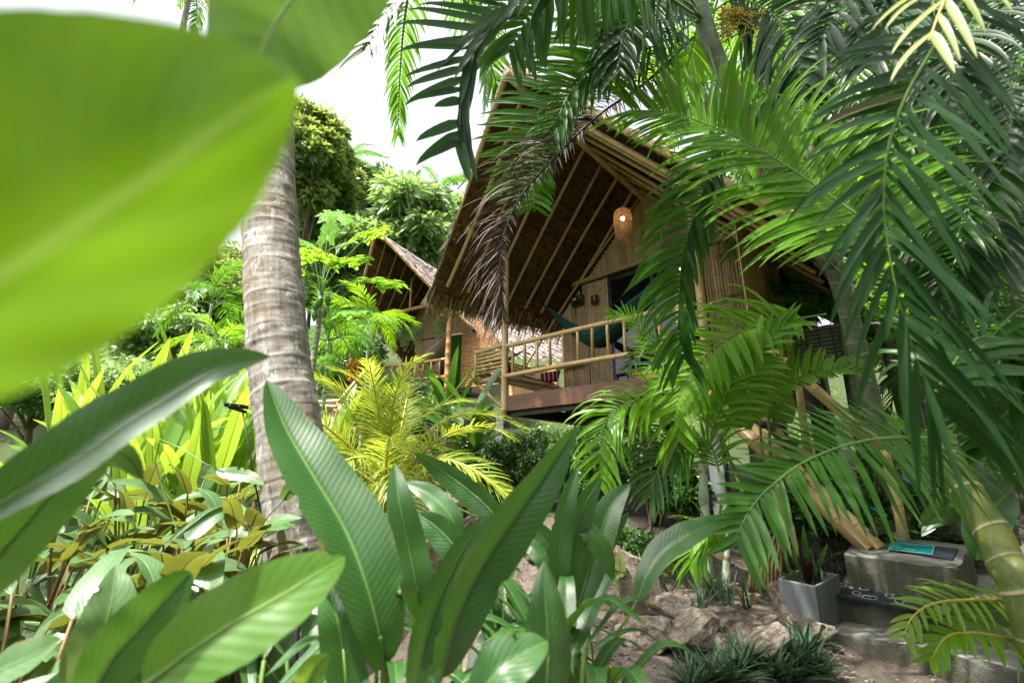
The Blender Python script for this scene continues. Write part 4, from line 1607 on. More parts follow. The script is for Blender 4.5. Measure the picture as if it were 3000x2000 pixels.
plant('upright leaf with a pale midrib at the lower left', (230, 2080, 1.05), [
    ([(338, 1655, 1.1), (334, 1720, 1.08), (318, 1800, 1.06), (285, 1890, 1.05), (245, 2010, 1.05)], 150, 8, .35, {'t': .7, 'mat': 'bronze', 'prof': 'ovate'}),
    ([(185, 1560, 1.2), (120, 1545, 1.2), (20, 1560, 1.15), (-60, 1590, 1.15)], 110, -40, .3, {'t': .8, 'mat': 'bronze'}),
    ([(180, 1870, 1.0), (100, 1920, 1.0), (10, 1960, 1.0), (-60, 2000, 1.0)], 130, -40, .3, {'t': .6, 'mat': 'bronze'})])
plant('long bluish leaf curving up from the left edge', (-500, 1800, .6), [
    ([(791, 1043, .78), (700, 1058, .74), (606, 1090, .70), (480, 1165, .66), (357, 1238, .63), (230, 1330, .60), (60, 1440, .57), (-120, 1560, .55)], 250, -30, .62, {'t': .35, 'wave': .06}),
    ([(421, 1408, .72), (370, 1335, .70), (300, 1322, .68), (200, 1390, .66), (90, 1520, .64), (-60, 1690, .62), (-200, 1850, .62)], 200, 35, .35, {'t': .15})])
plant('huge blurred leaf filling the upper left corner', (-900, 1500, .35), [
    ([(872, 225, .155), (760, 295, .151), (560, 440, .145), (330, 600, .141), (0, 815, .138), (-300, 1020, .136), (-600, 1270, .136)], 980, -16, -.24, {'mat': 'giant', 't': .5, 'wave': .03, 'prof': 'lance', 'aw': (1.8, .80), 'tear': 0, 'rib': 0})])
plant('bright leaf hanging down from the top behind the huge blurred leaf', (1500, -900, .9), [
    ([(745, 330, .42), (750, 190, .44), (800, 80, .46), (885, -40, .48), (1010, -220, .52), (1130, -420, .56)], 680, -6, .12, {'mat': 'giant', 't': .1, 'wave': .04, 'tear': 0, 'rib': .4})], stem=False)

# fillers low in the middle and right foreground
FL = [((1130, 1990), 1.5), ((1330, 1990), 1.9), ((1500, 1950), 1.7), ((1660, 1990), 1.45), ((1760, 2010), 1.5), ((1700, 1900), 2.0), ((1440, 1900), 2.0), ((900, 1990), 1.6), ((760, 1990), 1.4), ((1570, 2000), 1.6)]
fl_lab = ['low dark leaves below the tall ribbed leaf', 'leaves at the foot of the large sword leaf', 'dark leaves between the sword leaf and the glossy leaf', 'leaves right of the glossy rounded leaf at the bottom edge', 'drooping leaves at the bottom edge left of the stones', 'small leaves in shade beside the boulder', 'leaf tuft in shade behind the large sword leaf', 'leaves between the lime leaf and the ribbed leaf', 'leaf tuft behind the wide lime leaf tip', 'drooping tuft under the glossy rounded leaf']
for (q, dd), lab in zip(FL, fl_lab):
    root = P(q[0], q[1], dd)
    root.z = gz(root.x, root.y)
    t = thing('broad_leaf_plant', lab, 'plant', root, 'broad leaved plants in front')
    sm = MB()
    topz = P(q[0], q[1] - 120, dd).z
    for i in range(rnd.randint(6, 9)):
        az = rnd.uniform(0, 6.28)
        d = V((math.cos(az), math.sin(az), 0))
        b = V((root.x, root.y, topz - rnd.uniform(.02, .22))) + d * rnd.uniform(.02, .07)
        L = rnd.uniform(.20, .36)
        up = rnd.uniform(.35, 1.3)
        e = b + d * L * .55 + V((0, 0, L * up * .6))
        f2 = b + d * L + V((0, 0, L * (up * .75 - .25)))
        mb = MB()
        leaf(mb, [b, e, f2], rnd.uniform(.06, .09), 0, .3, nrm=V((-d.x * .5, -d.y * .5, 1)), n=14, t=rnd.uniform(.1, .9))
        mb.build('leaf', M['broad'], t)
        tube(sm, spline([b, b.lerp(root, .5) - d * .02, root], 6), .006, 6)
    sm.build('stem', M['petiole'], t)

# black furry tuft before the trunk
c = P(882, 1660, 1.9)
mb = MB()
rows = [[mb.add(c + V((math.cos(2 * math.pi * i / 18) * math.sin(math.pi * j / 10) * .045, math.sin(2 * math.pi * i / 18) * math.sin(math.pi * j / 10) * .04, math.cos(math.pi * j / 10) * .055))) for i in range(19)] for j in range(11)]
mb.grid(rows)
for _ in range(900):
    u = V((rnd.gauss(0, 1), rnd.gauss(0, 1), rnd.gauss(0, 1) + .3)).normalized()
    leaflet(mb, c + V((u.x * .042, u.y * .038, u.z * .052)), u + V((.15, 0, .2)), V((.3, .5, 1)), rnd.uniform(.012, .03), .0022, 0, .5, 2)
tube(mb, [c, V((c.x + .05, c.y, gz(c.x + .05, c.y)))], .012, 8)
tag(mb.build('bristle_brush', M['fur']), 'black furry tuft poking up before the coconut trunk', 'brush')

# ------------------------------------------------------------------ bronze-backed plants, lower left
def bed_plant(label, root, n, h, L, w, mat, seed, group, name, up=(.2, 1.0), cat='plant'):
    g = random.Random(seed)
    t = thing(name, label, cat, root, group)
    sm, mb = MB(), MB()
    for i in range(n):
        az = g.uniform(0, 6.28)
        d = V((math.cos(az), math.sin(az), 0))
        hh = h * g.uniform(.30, 1.05)
        b = root + d * g.uniform(.03, .16) + V((0, 0, hh))
        LL = L * g.uniform(.7, 1.15)
        u = g.uniform(*up)
        e = b + d * LL * .5 + V((0, 0, LL * .5 * u))
        f2 = b + d * LL * .95 + V((0, 0, LL * (.8 * u - .15)))
        N_ = V((-d.x * u * .8 + g.gauss(0, .35), -d.y * u * .8 + g.gauss(0, .35), 1))
        leaf(mb, [b, e, f2], w * g.uniform(.75, 1.15), g.uniform(-25, 25), g.uniform(.05, .4), nrm=N_, n=10, t=g.uniform(0, 1), prof='ovate', wave=.06)
        tube(sm, spline([b, b.lerp(root, .5) - d * .03, root + d * .02], 5), .005, 5)
    mb.build('foliage', M[mat], t)
    sm.build('stem', M['petiole_red' if mat == 'bronze' else 'petiole'], t)
    return t


BR = [(60, 1480, 2.6), (250, 1480, 2.7), (420, 1450, 2.9), (580, 1440, 3.0), (700, 1450, 3.1), (150, 1600, 2.1), (340, 1600, 2.2), (520, 1590, 2.3), (660, 1600, 2.45), (60, 1750, 1.7), (420, 1740, 1.8), (620, 1740, 1.9), (560, 1860, 1.55), (740, 1800, 2.0), (120, 1880, 1.45), (720, 1560, 2.7)]
blab = ['at the far left edge of the bed', 'under the hooked dark leaf', 'in the middle of the back row', 'just left of the coconut trunk in the back row', 'touching the left side of the coconut trunk', 'at the left, halfway down the bed', 'with a big upright blade in the middle of the bed', 'with orange undersides showing in the middle', 'left of the trunk foot, with tilted blades', 'low at the left edge of the picture', 'above the pale midrib leaf', 'in shade left of the furry tuft', 'half hidden behind the leaning green leaf', 'at the foot of the coconut trunk', 'cut by the lower left corner', 'with a reddish blade against the trunk']
for i, ((px, py, dd), lab) in enumerate(zip(BR, blab)):
    p = P(px, py, dd)
    g_ = gz(p.x, p.y)
    bed_plant('bronze backed plant ' + lab, V((p.x, p.y, g_)), 22, max(.28, p.z - g_ + .02), .30, .125, 'bronze', 100 + i, 'bronze backed leaf plants', 'calathea_plant', up=(.0, 1.1))
# a single stem with a leaf in front of the trunk
plant('lone bronze backed leaf held against the coconut trunk', (800, 1750, 2.6), [
    ([(910, 1408, 2.62), (870, 1415, 2.6), (845, 1440, 2.6), (830, 1466, 2.62)], 50, 10, .3, {'mat': 'bronze', 't': .2}),
    ([(775, 1420, 2.6), (720, 1395, 2.6), (660, 1385, 2.6), (635, 1378, 2.6)], 52, -30, .3, {'mat': 'bronze', 't': .8})], group='bronze backed leaf plants', name='calathea_plant')

# sunlit canna bed behind
CB = [(470, 1330, 4.2), (560, 1330, 4.4), (650, 1320, 4.3), (700, 1280, 5.2), (620, 1230, 5.6), (540, 1220, 5.8), (460, 1240, 5.4), (380, 1300, 4.6), (330, 1230, 6.0), (250, 1200, 6.2), (200, 1280, 5.0), (720, 1200, 7.0), (660, 1160, 7.5), (960, 1330, 5.6)]
clab = ['left of centre in the sunlit row', 'with the tallest upright blades in the sunlit row', 'right beside the coconut trunk in the sun', 'behind the clamp lamp', 'above the bronze plants, second row', 'under the yellow blade', 'behind the big bluish leaf', 'below the big bluish leaf', 'far left of the sunlit bed', 'at the left edge behind the giant leaf', 'in front at the left of the sunlit bed', 'at the back beside the trunk', 'highest at the back of the sunlit bed', 'right of the coconut trunk under the golden palm']
for i, ((px, py, dd), lab) in enumerate(zip(CB, clab)):
    p = P(px, py, dd)
    g_ = gz(p.x, p.y)
    bed_plant('bright green canna ' + lab, V((p.x, p.y, g_)), 15, max(.35, p.z - g_ - .1), .62, .17, 'bed', 200 + i, 'sunlit canna plants', 'canna_plant', up=(1.0, 3.2))
# dark heliconia between the golden palm and the near bungalow
for i, (px, py, dd, lab) in enumerate(((1370, 1180, 6.9, 'dark heliconia with long arching leaves beside the porch bench'), (1310, 1140, 7.6, 'sunlit heliconia reaching up before the far porch rail'))):
    p = P(px, py, dd)
    g_ = gz(p.x, p.y)
    bed_plant(lab, V((p.x, p.y, g_)), 20, max(.4, p.z - g_ - .1), .95, .20, 'broad', 240 + i, 'heliconias by the bungalow', 'heliconia_plant', up=(.1, 1.6))
# broad leaves at the right, under the stair rail and beside the big stem
plant('round bright leaf plant under the stair rail', (2230, 1420, 4.2), [
    ([(2130, 1290, 4.1), (2120, 1220, 4.1), (2140, 1160, 4.1), (2170, 1120, 4.15)], 110, 10, .2, {'mat': 'broad_light', 't': .8, 'prof': 'ovate'}),
    ([(2320, 1240, 4.2), (2280, 1190, 4.2), (2230, 1150, 4.2), (2200, 1140, 4.2)], 130, 10, .2, {'mat': 'broad_light', 't': .7, 'prof': 'ovate'}),
    ([(2200, 1260, 4.0), (2170, 1200, 4.0), (2180, 1150, 4.05)], 90, -10, .2, {'mat': 'broad_light', 't': .3, 'prof': 'ovate'})], group='broad leaves at the stair')
plant('bluish broad leaf plant behind the green ringed stem', (2900, 1850, 2.4), [
    ([(2690, 1540, 2.5), (2760, 1490, 2.45), (2850, 1500, 2.4), (2950, 1560, 2.35)], 90, -30, .3, {'t': .5}),
    ([(2700, 1570, 2.5), (2740, 1530, 2.5), (2800, 1520, 2.5)], 36, 20, .3, {'t': .3}),
    ([(2860, 1640, 2.4), (2880, 1560, 2.35), (2900, 1500, 2.35), (2960, 1440, 2.35)], 120, 0, .25, {'t': .8}),
    ([(2770, 1800, 2.3), (2850, 1790, 2.25), (2960, 1790, 2.2), (3060, 1800, 2.2)], 95, -30, .25, {'t': .6}),
    ([(2950, 1420, 2.5), (2990, 1380, 2.5), (3060, 1350, 2.5)], 110, -20, .25, {'t': .5})], group='broad leaves at the stair')
plant('half dead leaf with an orange tip across the porch rail', (2060, 1330, 4.4), [
    ([(1822, 1080, 4.5), (1860, 1097, 4.5), (1930, 1090, 4.5), (2010, 1075, 4.5)], 36, -30, .3, {'mat': 'frond_pale', 't': .2})], group='broad leaves at the stair')

# ------------------------------------------------------------------ golden areca palm
gp = P(1110, 1420, 5.3)
gp.z = gz(gp.x, gp.y)
t = thing('areca_palm', 'golden yellow areca palm in full sun left of the porch', 'palm', gp)
ctr = P(1130, 1385, 5.4)
g = random.Random(5)
for i in range(26):
    az = 2 * math.pi * i / 26 + g.uniform(-.2, .2)
    L = g.uniform(1.2, 2.0)
    put_frond(t, ['gold_a', 'gold_b', 'gold_c'][i % 3], ctr + V((math.cos(az) * .10, math.sin(az) * .10, g.uniform(-.55, .0))), az, g.uniform(-.15, .45), L, g.uniform(-.4, .4))
for i in range(8):
    az = 2 * math.pi * i / 8 + g.uniform(-.3, .3)
    put_frond(t, 'gold_c', ctr + V((g.uniform(-.1, .1), g.uniform(-.1, .1), -.1)), az, g.uniform(.3, .7), g.uniform(1.3, 1.7), g.uniform(-.4, .4))
mb = MB()
for i in range(8):
    az = i * .8
    q = gp + V((math.cos(az) * .10, math.sin(az) * .10, 0))
    tube(mb, spline([q, q.lerp(ctr, .6), ctr + V((math.cos(az) * .06, math.sin(az) * .06, 0))], 8), .016, 7)
mb.build('stem', M['petiole_gold'], t)

# ------------------------------------------------------------------ right-hand palms
# palm A: grey leaning trunk with crown at the top of the frame
pa = P(2560, 1150, 4.6)
pa.z = gz(pa.x, pa.y)
palmA = thing('leaning_palm', 'grey green leaning palm trunk crossing the right of the roof', 'palm', pa)
mb = MB()
palm_trunk(mb, [pa, P(2470, 860, 4.2), P(2414, 734, 3.95), P(2338, 574, 3.8), P(2261, 447, 3.65), P(2172, 319, 3.5), P(2083, 128, 3.3), P(2045, 0, 3.2), P(2030, -60, 3.2)], (.088, .078, .03), .22, .006, 16, .2, .008, .006)
mb.build('trunk', M['stem_grey'], palmA)
mb = MB()
leaf(mb, [P(2120, 200, 3.3), P(2160, 320, 3.35), P(2215, 440, 3.45), P(2230, 520, 3.5)], .17, 0, -.5, .03, prof='strap')
mb.build('leaf_sheath', M['sheath'], palmA)
mb = MB()
hub = P(2190, 40, 3.2)
for i in range(46):
    e = P(rnd.uniform(2080, 2300), rnd.uniform(20, 130), rnd.uniform(3.0, 3.5))
    pts = spline([P(2110, 20, 3.25), hub.lerp(e, .4), e], 10)
    tube(mb, pts, .004, 5, .5, False, 0, 1)
    for q in pts[4:]:
        for _ in range(2):
            c = q + V((rnd.gauss(0, .015), rnd.gauss(0, .015), rnd.gauss(0, .015)))
            tube(mb, [c + V((0, 0, .008)), c + V((0, 0, .004)), c - V((0, 0, .004)), c - V((0, 0, .009))], [.003, .009, .009, .003], 6)
mb.build('berry_cluster', [M['berry'], M['petiole_gold']], palmA)
for dx in (0, 1):
    mb = MB()
    tube(mb, spline([P(2052 + dx * 20, 70, 3.25), P(1990, 20 - dx * 30, 3.0), P(1930, -30 - dx * 20, 2.8)], 10), .022, 8)
    mb.build('petiole', M['petiole'], palmA)
# its hanging fronds
cr = lambda x, y, z: None
fr(palmA, [(2040, 60, 3.2), (1880, -10, 3.1), (1780, 90, 3.1), (1724, 200, 3.2), (1670, 249, 3.25), (1621, 303, 3.3), (1577, 374, 3.3), (1559, 450, 3.3), (1562, 560, 3.3), (1566, 620, 3.3)], 310, 30, 'frond', n=56, a0=88, a1=62, droop=(.7, 5.0), side=(1, 1), lift=.0, start=.25, t=.65, lk=(1, .55), hint=V((.25, -1, .45)))
fr(palmA, [(2030, 110, 3.1), (1960, 180, 3.0), (1867, 262, 3.0), (1778, 320, 3.0), (1693, 392, 3.05), (1608, 481, 3.1), (1550, 543, 3.1), (1510, 601, 3.1), (1478, 682, 3.1), (1465, 771, 3.1), (1472, 878, 3.1), (1476, 950, 3.1)], 270, 6.5, 'frond_dead', 'petiole_dead', n=200, a0=84, a1=24, droop=(2.6, 3.0), side=(1, 1), lift=.05, start=.12, jit=.28, lk=(1.15, .28), r0=.013, twist=3.0, hint=V((.2, -1, .3)), tj=.5)
fr(palmA, [(2030, 40, 2.3), (1760, -130, 1.7), (1600, -70, 1.55), (1512, 0, 1.5), (1420, 80, 1.5), (1370, 170, 1.5), (1350, 300, 1.5), (1345, 440, 1.5)], 400, 50, 'frond_dark', n=34, a0=92, a1=45, droop=(4.2, 2.0), hook=True, am=(1, .25), lift=.1, start=.3, lk=(1, 1.1), hint=V((.3, -1, .5)), t=.6)
fr(palmA, [(2030, 30, 2.8), (1700, -160, 2.4), (1450, -120, 2.3), (1250, -60, 2.3), (1130, 40, 2.3), (1070, 150, 2.3)], 280, 34, 'frond', n=46, a0=80, a1=35, droop=(1.5, 1.5), start=.2, t=.3, hint=V((.1, -.8, .8)))
fr(palmA, [(2040, 40, 2.8), (1960, -60, 2.4), (1850, -60, 2.3), (1740, 0, 2.2), (1680, 80, 2.2)], 320, 30, 'frond', n=34, a0=68, a1=20, droop=(4.5, 4.5), start=.15, t=.2)
fr(palmA, [(2040, 60, 3.1), (1930, 60, 2.9), (1830, 110, 2.8), (1750, 200, 2.8)], 260, 26, 'frond', n=30, a0=68, a1=22, droop=(4.0, 4.0), start=.2, t=.3)
fr(palmA, [(2050, 60, 3.2), (1950, -80, 3.4), (1760, -140, 3.5), (1560, -60, 3.5), (1420, 80, 3.5)], 260, 22, 'frond', n=40, droop=(3.0, 3.0), start=.2, t=.4)
fr(palmA, [(2060, 80, 3.3), (2110, 300, 3.2), (2075, 500, 3.25), (2035, 629, 3.3), (2018, 678, 3.3), (1997, 768, 3.3), (1989, 901, 3.3), (1990, 990, 3.3), (2010, 1060, 3.3)], 290, 26, 'frond', n=48, a0=70, a1=44, droop=(1.8, 3.0), start=.38, t=.25, am=(1, .42), lk=(1.05, .85), hint=V((.1, -1, .2)))
fr(palmA, [(2050, 50, 3.3), (2010, 200, 3.6), (1960, 300, 3.8)], 180, 18, 'frond_lime', n=24, droop=(3, 3), t=.3, start=.2)
fr(palmA, [(2030, 20, 2.6), (1880, -70, 2.2), (1700, -50, 2.0), (1560, 40, 1.95), (1490, 160, 1.95)], 380, 40, 'frond', n=40, a0=72, a1=30, droop=(3.0, 3.0), start=.15, t=.15)
fr(palmA, [(2040, 60, 3.1), (1930, 130, 2.9), (1800, 170, 2.8), (1680, 260, 2.8), (1620, 380, 2.8)], 250, 26, 'frond', n=44, a0=80, a1=45, droop=(1.8, 3.2), start=.15, t=.35, am=(1, .6))
fr(palmA, [(2050, 40, 3.2), (1990, -40, 2.9), (1900, -20, 2.7), (1830, 90, 2.6), (1810, 210, 2.6)], 280, 30, 'frond_dark', n=34, a0=70, a1=30, droop=(3.5, 3.5), start=.15, t=.5)
fr(palmA, [(2060, 60, 3.3), (2150, 0, 3.2), (2260, 40, 3.1), (2330, 150, 3.0), (2350, 280, 3.0)], 320, 30, 'frond_dark', n=36, a0=72, a1=30, droop=(3.0, 3.0), start=.15, t=.4)
# crown fronds added above the frame to shade the garden
for i, (az, tl, L) in enumerate(((2.6, .8, 2.0), (3.6, .9, 2.1), (4.5, .8, 2.2), (5.3, .9, 2.0), (1.2, .3, 2.0), (0.6, .4, 2.0), (4.1, 1.0, 2.2), (3.1, .9, 2.0))):
    put_frond(palmA, ['areca_a', 'areca_b'][i % 2], P(2030, -60, 3.2), az, tl, L)

for i in range(6):
    put_frond(palmA, ['areca_a', 'areca_b'][i % 2], P(2030, -60, 3.2) + V((0, 0, .1 + .03 * i)), -2.9 + i * .22, .8 + .06 * (i % 3), 2.2)
pd_ = V((2.7, .3, gz(2.7, .3)))  # unseen palm added to shade the steps and the lower right
palmD = thing('added_shade_palm', 'unseen palm added beside the photographer on the right for shade', 'palm', pd_)
mb = MB()
palm_trunk(mb, [pd_, V((2.3, .3, 2.2)), V((1.25, .7, 4.6))], (.09, .07, .02), .2, .005, 12, .2, .03)
mb.build('trunk', M['stem_grey'], palmD)
crown_of(palmD, V((1.25, .7, 4.6)), ['areca_a', 'areca_b'], 24, 1.5, tilt=(.0, .8), seed=33)

pe_ = V((-1.9, -.9, gz(-1.9, -.9)))  # unseen palm added so its crown shades the middle foreground leaves
palmE = thing('added_shade_palm', 'unseen palm added behind the photographer on the left for shade', 'palm', pe_)
mb = MB()
palm_trunk(mb, [pe_, V((-1.5, -.2, 2.4)), V((-.65, 1.0, 4.8))], (.09, .07, .02), .2, .005, 12, .2, .03)
mb.build('trunk', M['stem_grey'], palmE)
crown_of(palmE, V((-.65, 1.0, 4.8)), ['areca_a', 'areca_b'], 18, 1.35, tilt=(.1, .8), seed=35)

# palm C: thick green ringed stem at lower right with the near fronds
pc = P(3080, 1930, 1.75)
pc.z = gz(pc.x, pc.y)
palmC = thing('ringed_palm', 'thick yellow green palm stem with pale rings at lower right', 'palm', pc)
mb = MB()
palm_trunk(mb, [pc, P(2999, 1756, 1.8), P(2953, 1664, 1.84), P(2907, 1561, 1.88), P(2846, 1465, 1.92), P(2785, 1357, 1.97), P(2745, 1270, 2.0)], (.060, .052, .004), .14, .003, 18, .3, .006, .005)
mb.build('trunk', M['stem_green'], palmC)
fr(palmC, [(2800, 1300, 1.85), (2680, 1282, 1.75), (2555, 1288, 1.7), (2456, 1311, 1.66), (2365, 1348, 1.63), (2290, 1398, 1.6), (2215, 1468, 1.58), (2166, 1551, 1.57), (2153, 1601, 1.57)], 310, 31, 'frond', n=44, a0=72, a1=42, droop=(1.0, 2.2), start=.08, t=.75, lk=(.62, 1.0), hint=V((-.1, -1, .9)), prof=.4)
fr(palmC, [(3020, -260, 1.2), (2880, -80, 1.12), (2746, 121, 1.1), (2650, 290, 1.1), (2600, 450, 1.1), (2588, 600, 1.1), (2606, 753, 1.1), (2650, 944, 1.12), (2700, 1090, 1.14), (2760, 1210, 1.16)], 560, 42, 'frond_dark', n=42, a0=58, a1=30, droop=(1.3, 1.8), start=.2, t=.6, hint=V((-.05, -1, .25)), seg=8, prof=.75, lk=(.9, 1))
fr(palmC, [(2700, 760, 2.1), (2600, 690, 2.25), (2433, 574, 2.4), (2312, 491, 2.5), (2159, 402, 2.6), (1974, 332, 2.7), (1840, 322, 2.75)], 450, 29, 'frond_lime', n=84, a0=76, a1=46, droop=(1.6, 1.0), start=.08, t=.45, hint=V((-.35, -1, .35)), lk=(1, .85), prof=.55, seg=8)
fr(palmC, [(3060, 1725, 1.95), (2980, 1752, 1.92), (2827, 1756, 1.9), (2731, 1768, 1.88), (2674, 1806, 1.86), (2647, 1863, 1.85)], 115, 21, 'frond_gold', 'petiole_gold', n=17, a0=72, a1=30, droop=(5, 5), start=.1, t=.1, hint=V((0, -.5, 1)))
fr(palmC, [(3060, 1900, 1.9), (2999, 1882, 1.88), (2904, 1859, 1.86), (2827, 1852, 1.85), (2770, 1867, 1.84), (2728, 1928, 1.83)], 115, 21, 'frond_lime', 'petiole_gold', n=20, a0=72, a1=30, droop=(4, 5), start=.1, t=.9, hint=V((0, -.5, 1)))
fr(palmC, [(2720, 1180, 2.05), (2850, 1000, 2.1), (2960, 1010, 2.1), (3050, 1150, 2.1)], 330, 34, 'frond', n=26, droop=(3, 3), t=.2)

# palm Y: young palm with a white ringed stem in the middle right
py_ = P(2078, 1730, 3.75)
py_.z = gz(py_.x, py_.y)
palmY = thing('young_palm', 'young palm on a slim whitish ringed stem near the stones', 'palm', py_)
mb = MB()
palm_trunk(mb, [py_, P(2072, 1650, 3.75), P(2066, 1500, 3.78), P(2060, 1400, 3.8), P(2062, 1330, 3.8)], (.036, .030, .006), .20, .004, 12, .1, .012)
mb.build('trunk', M['stem_white'], palmY)
mb = MB()
tube(mb, spline([P(2062, 1480, 3.79), P(2061, 1400, 3.78), P(2064, 1330, 3.79), P(2070, 1240, 3.8)], 10), [.037, .040, .036, .02] + [.018] * 7, 10)
mb.build('crown_shaft', M['stem_white'], palmY)
fr(palmY, [(2066, 1331, 3.8), (2128, 1261, 3.75), (2215, 1166, 3.7), (2307, 1120, 3.65), (2373, 1093, 3.6), (2470, 1080, 3.6), (2540, 1100, 3.6)], 130, 20, 'frond_lime', n=34, a0=80, a1=40, droop=(2.0, 3.0), start=.2, t=.4, lk=(.45, 1), hint=V((-.1, -1, .5)))
fr(palmY, [(2066, 1331, 3.8), (2100, 1220, 3.75), (2143, 1125, 3.7), (2190, 1050, 3.65), (2241, 991, 3.6), (2320, 940, 3.5)], 150, 22, 'frond_lime', n=26, a0=66, a1=30, droop=(2.5, 4.0), start=.15, t=.5)
fr(palmY, [(2420, 920, 3.75), (2343, 933, 3.7), (2196, 960, 3.65), (2089, 1022, 3.6), (2036, 1080, 3.6), (2000, 1138, 3.6), (1977, 1210, 3.6), (1985, 1290, 3.6)], 240, 26, 'frond_lime', n=38, a0=72, a1=40, lk=(1, .7), droop=(2.5, 1.6), start=.12, t=.9, hint=V((-.2, -1, .55)))
fr(palmY, [(2062, 1331, 3.8), (2010, 1235, 3.8), (1930, 1185, 3.8), (1850, 1180, 3.8), (1785, 1215, 3.8), (1760, 1310, 3.8), (1755, 1420, 3.8)], 190, 17, 'frond_lime', n=40, a0=75, a1=40, droop=(3.5, 3.5), start=.2, t=.5, hint=V((-.1, -.7, .9)))
fr(palmY, [(2062, 1331, 3.8), (1990, 1200, 4.0), (1920, 1020, 4.2), (1850, 930, 4.3), (1785, 920, 4.35)], 90, 9, 'frond_lime', n=40, a0=70, a1=35, droop=(3.0, 3.0), start=.25, t=.7)
fr(palmY, [(2064, 1331, 3.8), (2040, 1180, 4.0), (1960, 1030, 4.2), (1890, 1010, 4.25), (1840, 1080, 4.3)], 90, 10, 'frond', n=34, a0=70, a1=35, droop=(3.5, 3.5), start=.3, t=.3)
fr(palmY, [(2060, 1340, 3.8), (1990, 1310, 3.7), (1930, 1370, 3.7), (1905, 1450, 3.7)], 150, 14, 'frond', n=24, droop=(4, 4), t=.2)
# second slim stem beside it
pz = P(2125, 1720, 3.65)
pz.z = gz(pz.x, pz.y)
t = thing('young_palm', 'thin green palm shoot just right of the whitish stem', 'palm', pz)
mb = MB()
palm_trunk(mb, [pz, P(2128, 1600, 3.65), P(2120, 1450, 3.65), P(2110, 1380, 3.65)], (.026, .014, .008), .2, .003, 10, .1, .012)
mb.build('trunk', M['stem_white'], t)
for a in ([(2112, 1400, 3.65), (2080, 1300, 3.7), (2020, 1290, 3.7), (1980, 1360, 3.7)], [(2128, 1620, 3.65), (2080, 1560, 3.6), (2030, 1600, 3.6), (2020, 1660, 3.6)]):
    fr(t, a, 130, 12, 'frond_lime', n=24, droop=(4, 4), t=.4)

# palm B at the right edge and the near pale fronds
pb = P(3090, 1500, 2.9)
pb.z = gz(pb.x, pb.y)
palmB = thing('edge_palm', 'pale ringed palm stem at the right edge of the picture', 'palm', pb)
mb = MB()
palm_trunk(mb, [pb, P(3050, 1000, 2.9), P(2985, 760, 2.95), P(2960, 560, 3.0), P(2945, 380, 3.05), P(2930, 200, 3.1), P(2900, -60, 3.2)], (.085, .065, .02), .18, .005, 14, .2, .02)
mb.build('trunk', M['stem_grey'], palmB)
fr(palmB, [(3250, -250, .85), (3050, -220, .82), (2900, -140, .8), (2790, -40, .8), (2720, 120, .8)], 520, 38, 'frond_pale', 'petiole_gold', n=13, a0=68, a1=20, droop=(5.0, 5.0), start=.1, t=.2, seg=9)
for pts, L, w, mt, tt in (
    ([(2900, -60, 3.2), (2760, -120, 3.0), (2600, -40, 2.9), (2480, 120, 2.9)], 330, 28, 'frond', .15),
    ([(2900, -60, 3.2), (2820, -60, 3.3), (2640, 60, 3.3), (2520, 220, 3.3), (2470, 380, 3.3)], 300, 26, 'frond', .3),
    ([(2900, -40, 3.2), (2860, 120, 3.1), (2800, 260, 3.1), (2790, 420, 3.1)], 280, 26, 'frond', .2),
    ([(2900, -60, 3.2), (3000, -60, 3.0), (3080, 100, 2.9), (3100, 300, 2.9)], 300, 28, 'frond', .5),
    ([(2900, -60, 3.2), (2650, -180, 3.8), (2400, -80, 4.2), (2280, 100, 4.3)], 280, 24, 'frond_lime', .2),
    ([(3100, 420, 2.4), (2980, 420, 2.3), (2870, 520, 2.25), (2800, 700, 2.2)], 330, 30, 'frond', .25),
    ([(3120, 900, 2.4), (3000, 900, 2.3), (2900, 1000, 2.2), (2850, 1150, 2.2)], 260, 28, 'frond', .3),
    ([(2900, -60, 3.0), (2700, -120, 2.7), (2520, -40, 2.5), (2400, 120, 2.5)], 400, 34, 'frond_dark', .4),
    ([(2900, -60, 2.8), (2760, -60, 2.5), (2620, 40, 2.4), (2540, 200, 2.4)], 380, 34, 'frond_dark', .7),
    ([(2900, -40, 2.6), (2860, 40, 2.3), (2790, 180, 2.2), (2780, 330, 2.2)], 330, 32, 'frond_dark', .3),
    ([(3000, -60, 2.4), (3010, 120, 2.2), (2960, 300, 2.1), (2950, 480, 2.1)], 330, 34, 'frond_dark', .5),
    ([(2900, 150, 3.0), (2760, 200, 3.0), (2650, 330, 3.0), (2600, 500, 3.0)], 300, 26, 'frond', .5),
    ([(3080, 640, 2.6), (2940, 620, 2.5), (2820, 720, 2.4), (2760, 900, 2.4)], 330, 30, 'frond_dark', .4),
    ([(3120, 1250, 2.4), (3010, 1180, 2.4), (2930, 1230, 2.35), (2890, 1340, 2.3)], 220, 24, 'frond', .4)):
    fr(palmB, pts, L, w, mt, n=34, droop=(3.5, 3.5), t=tt, start=.1)

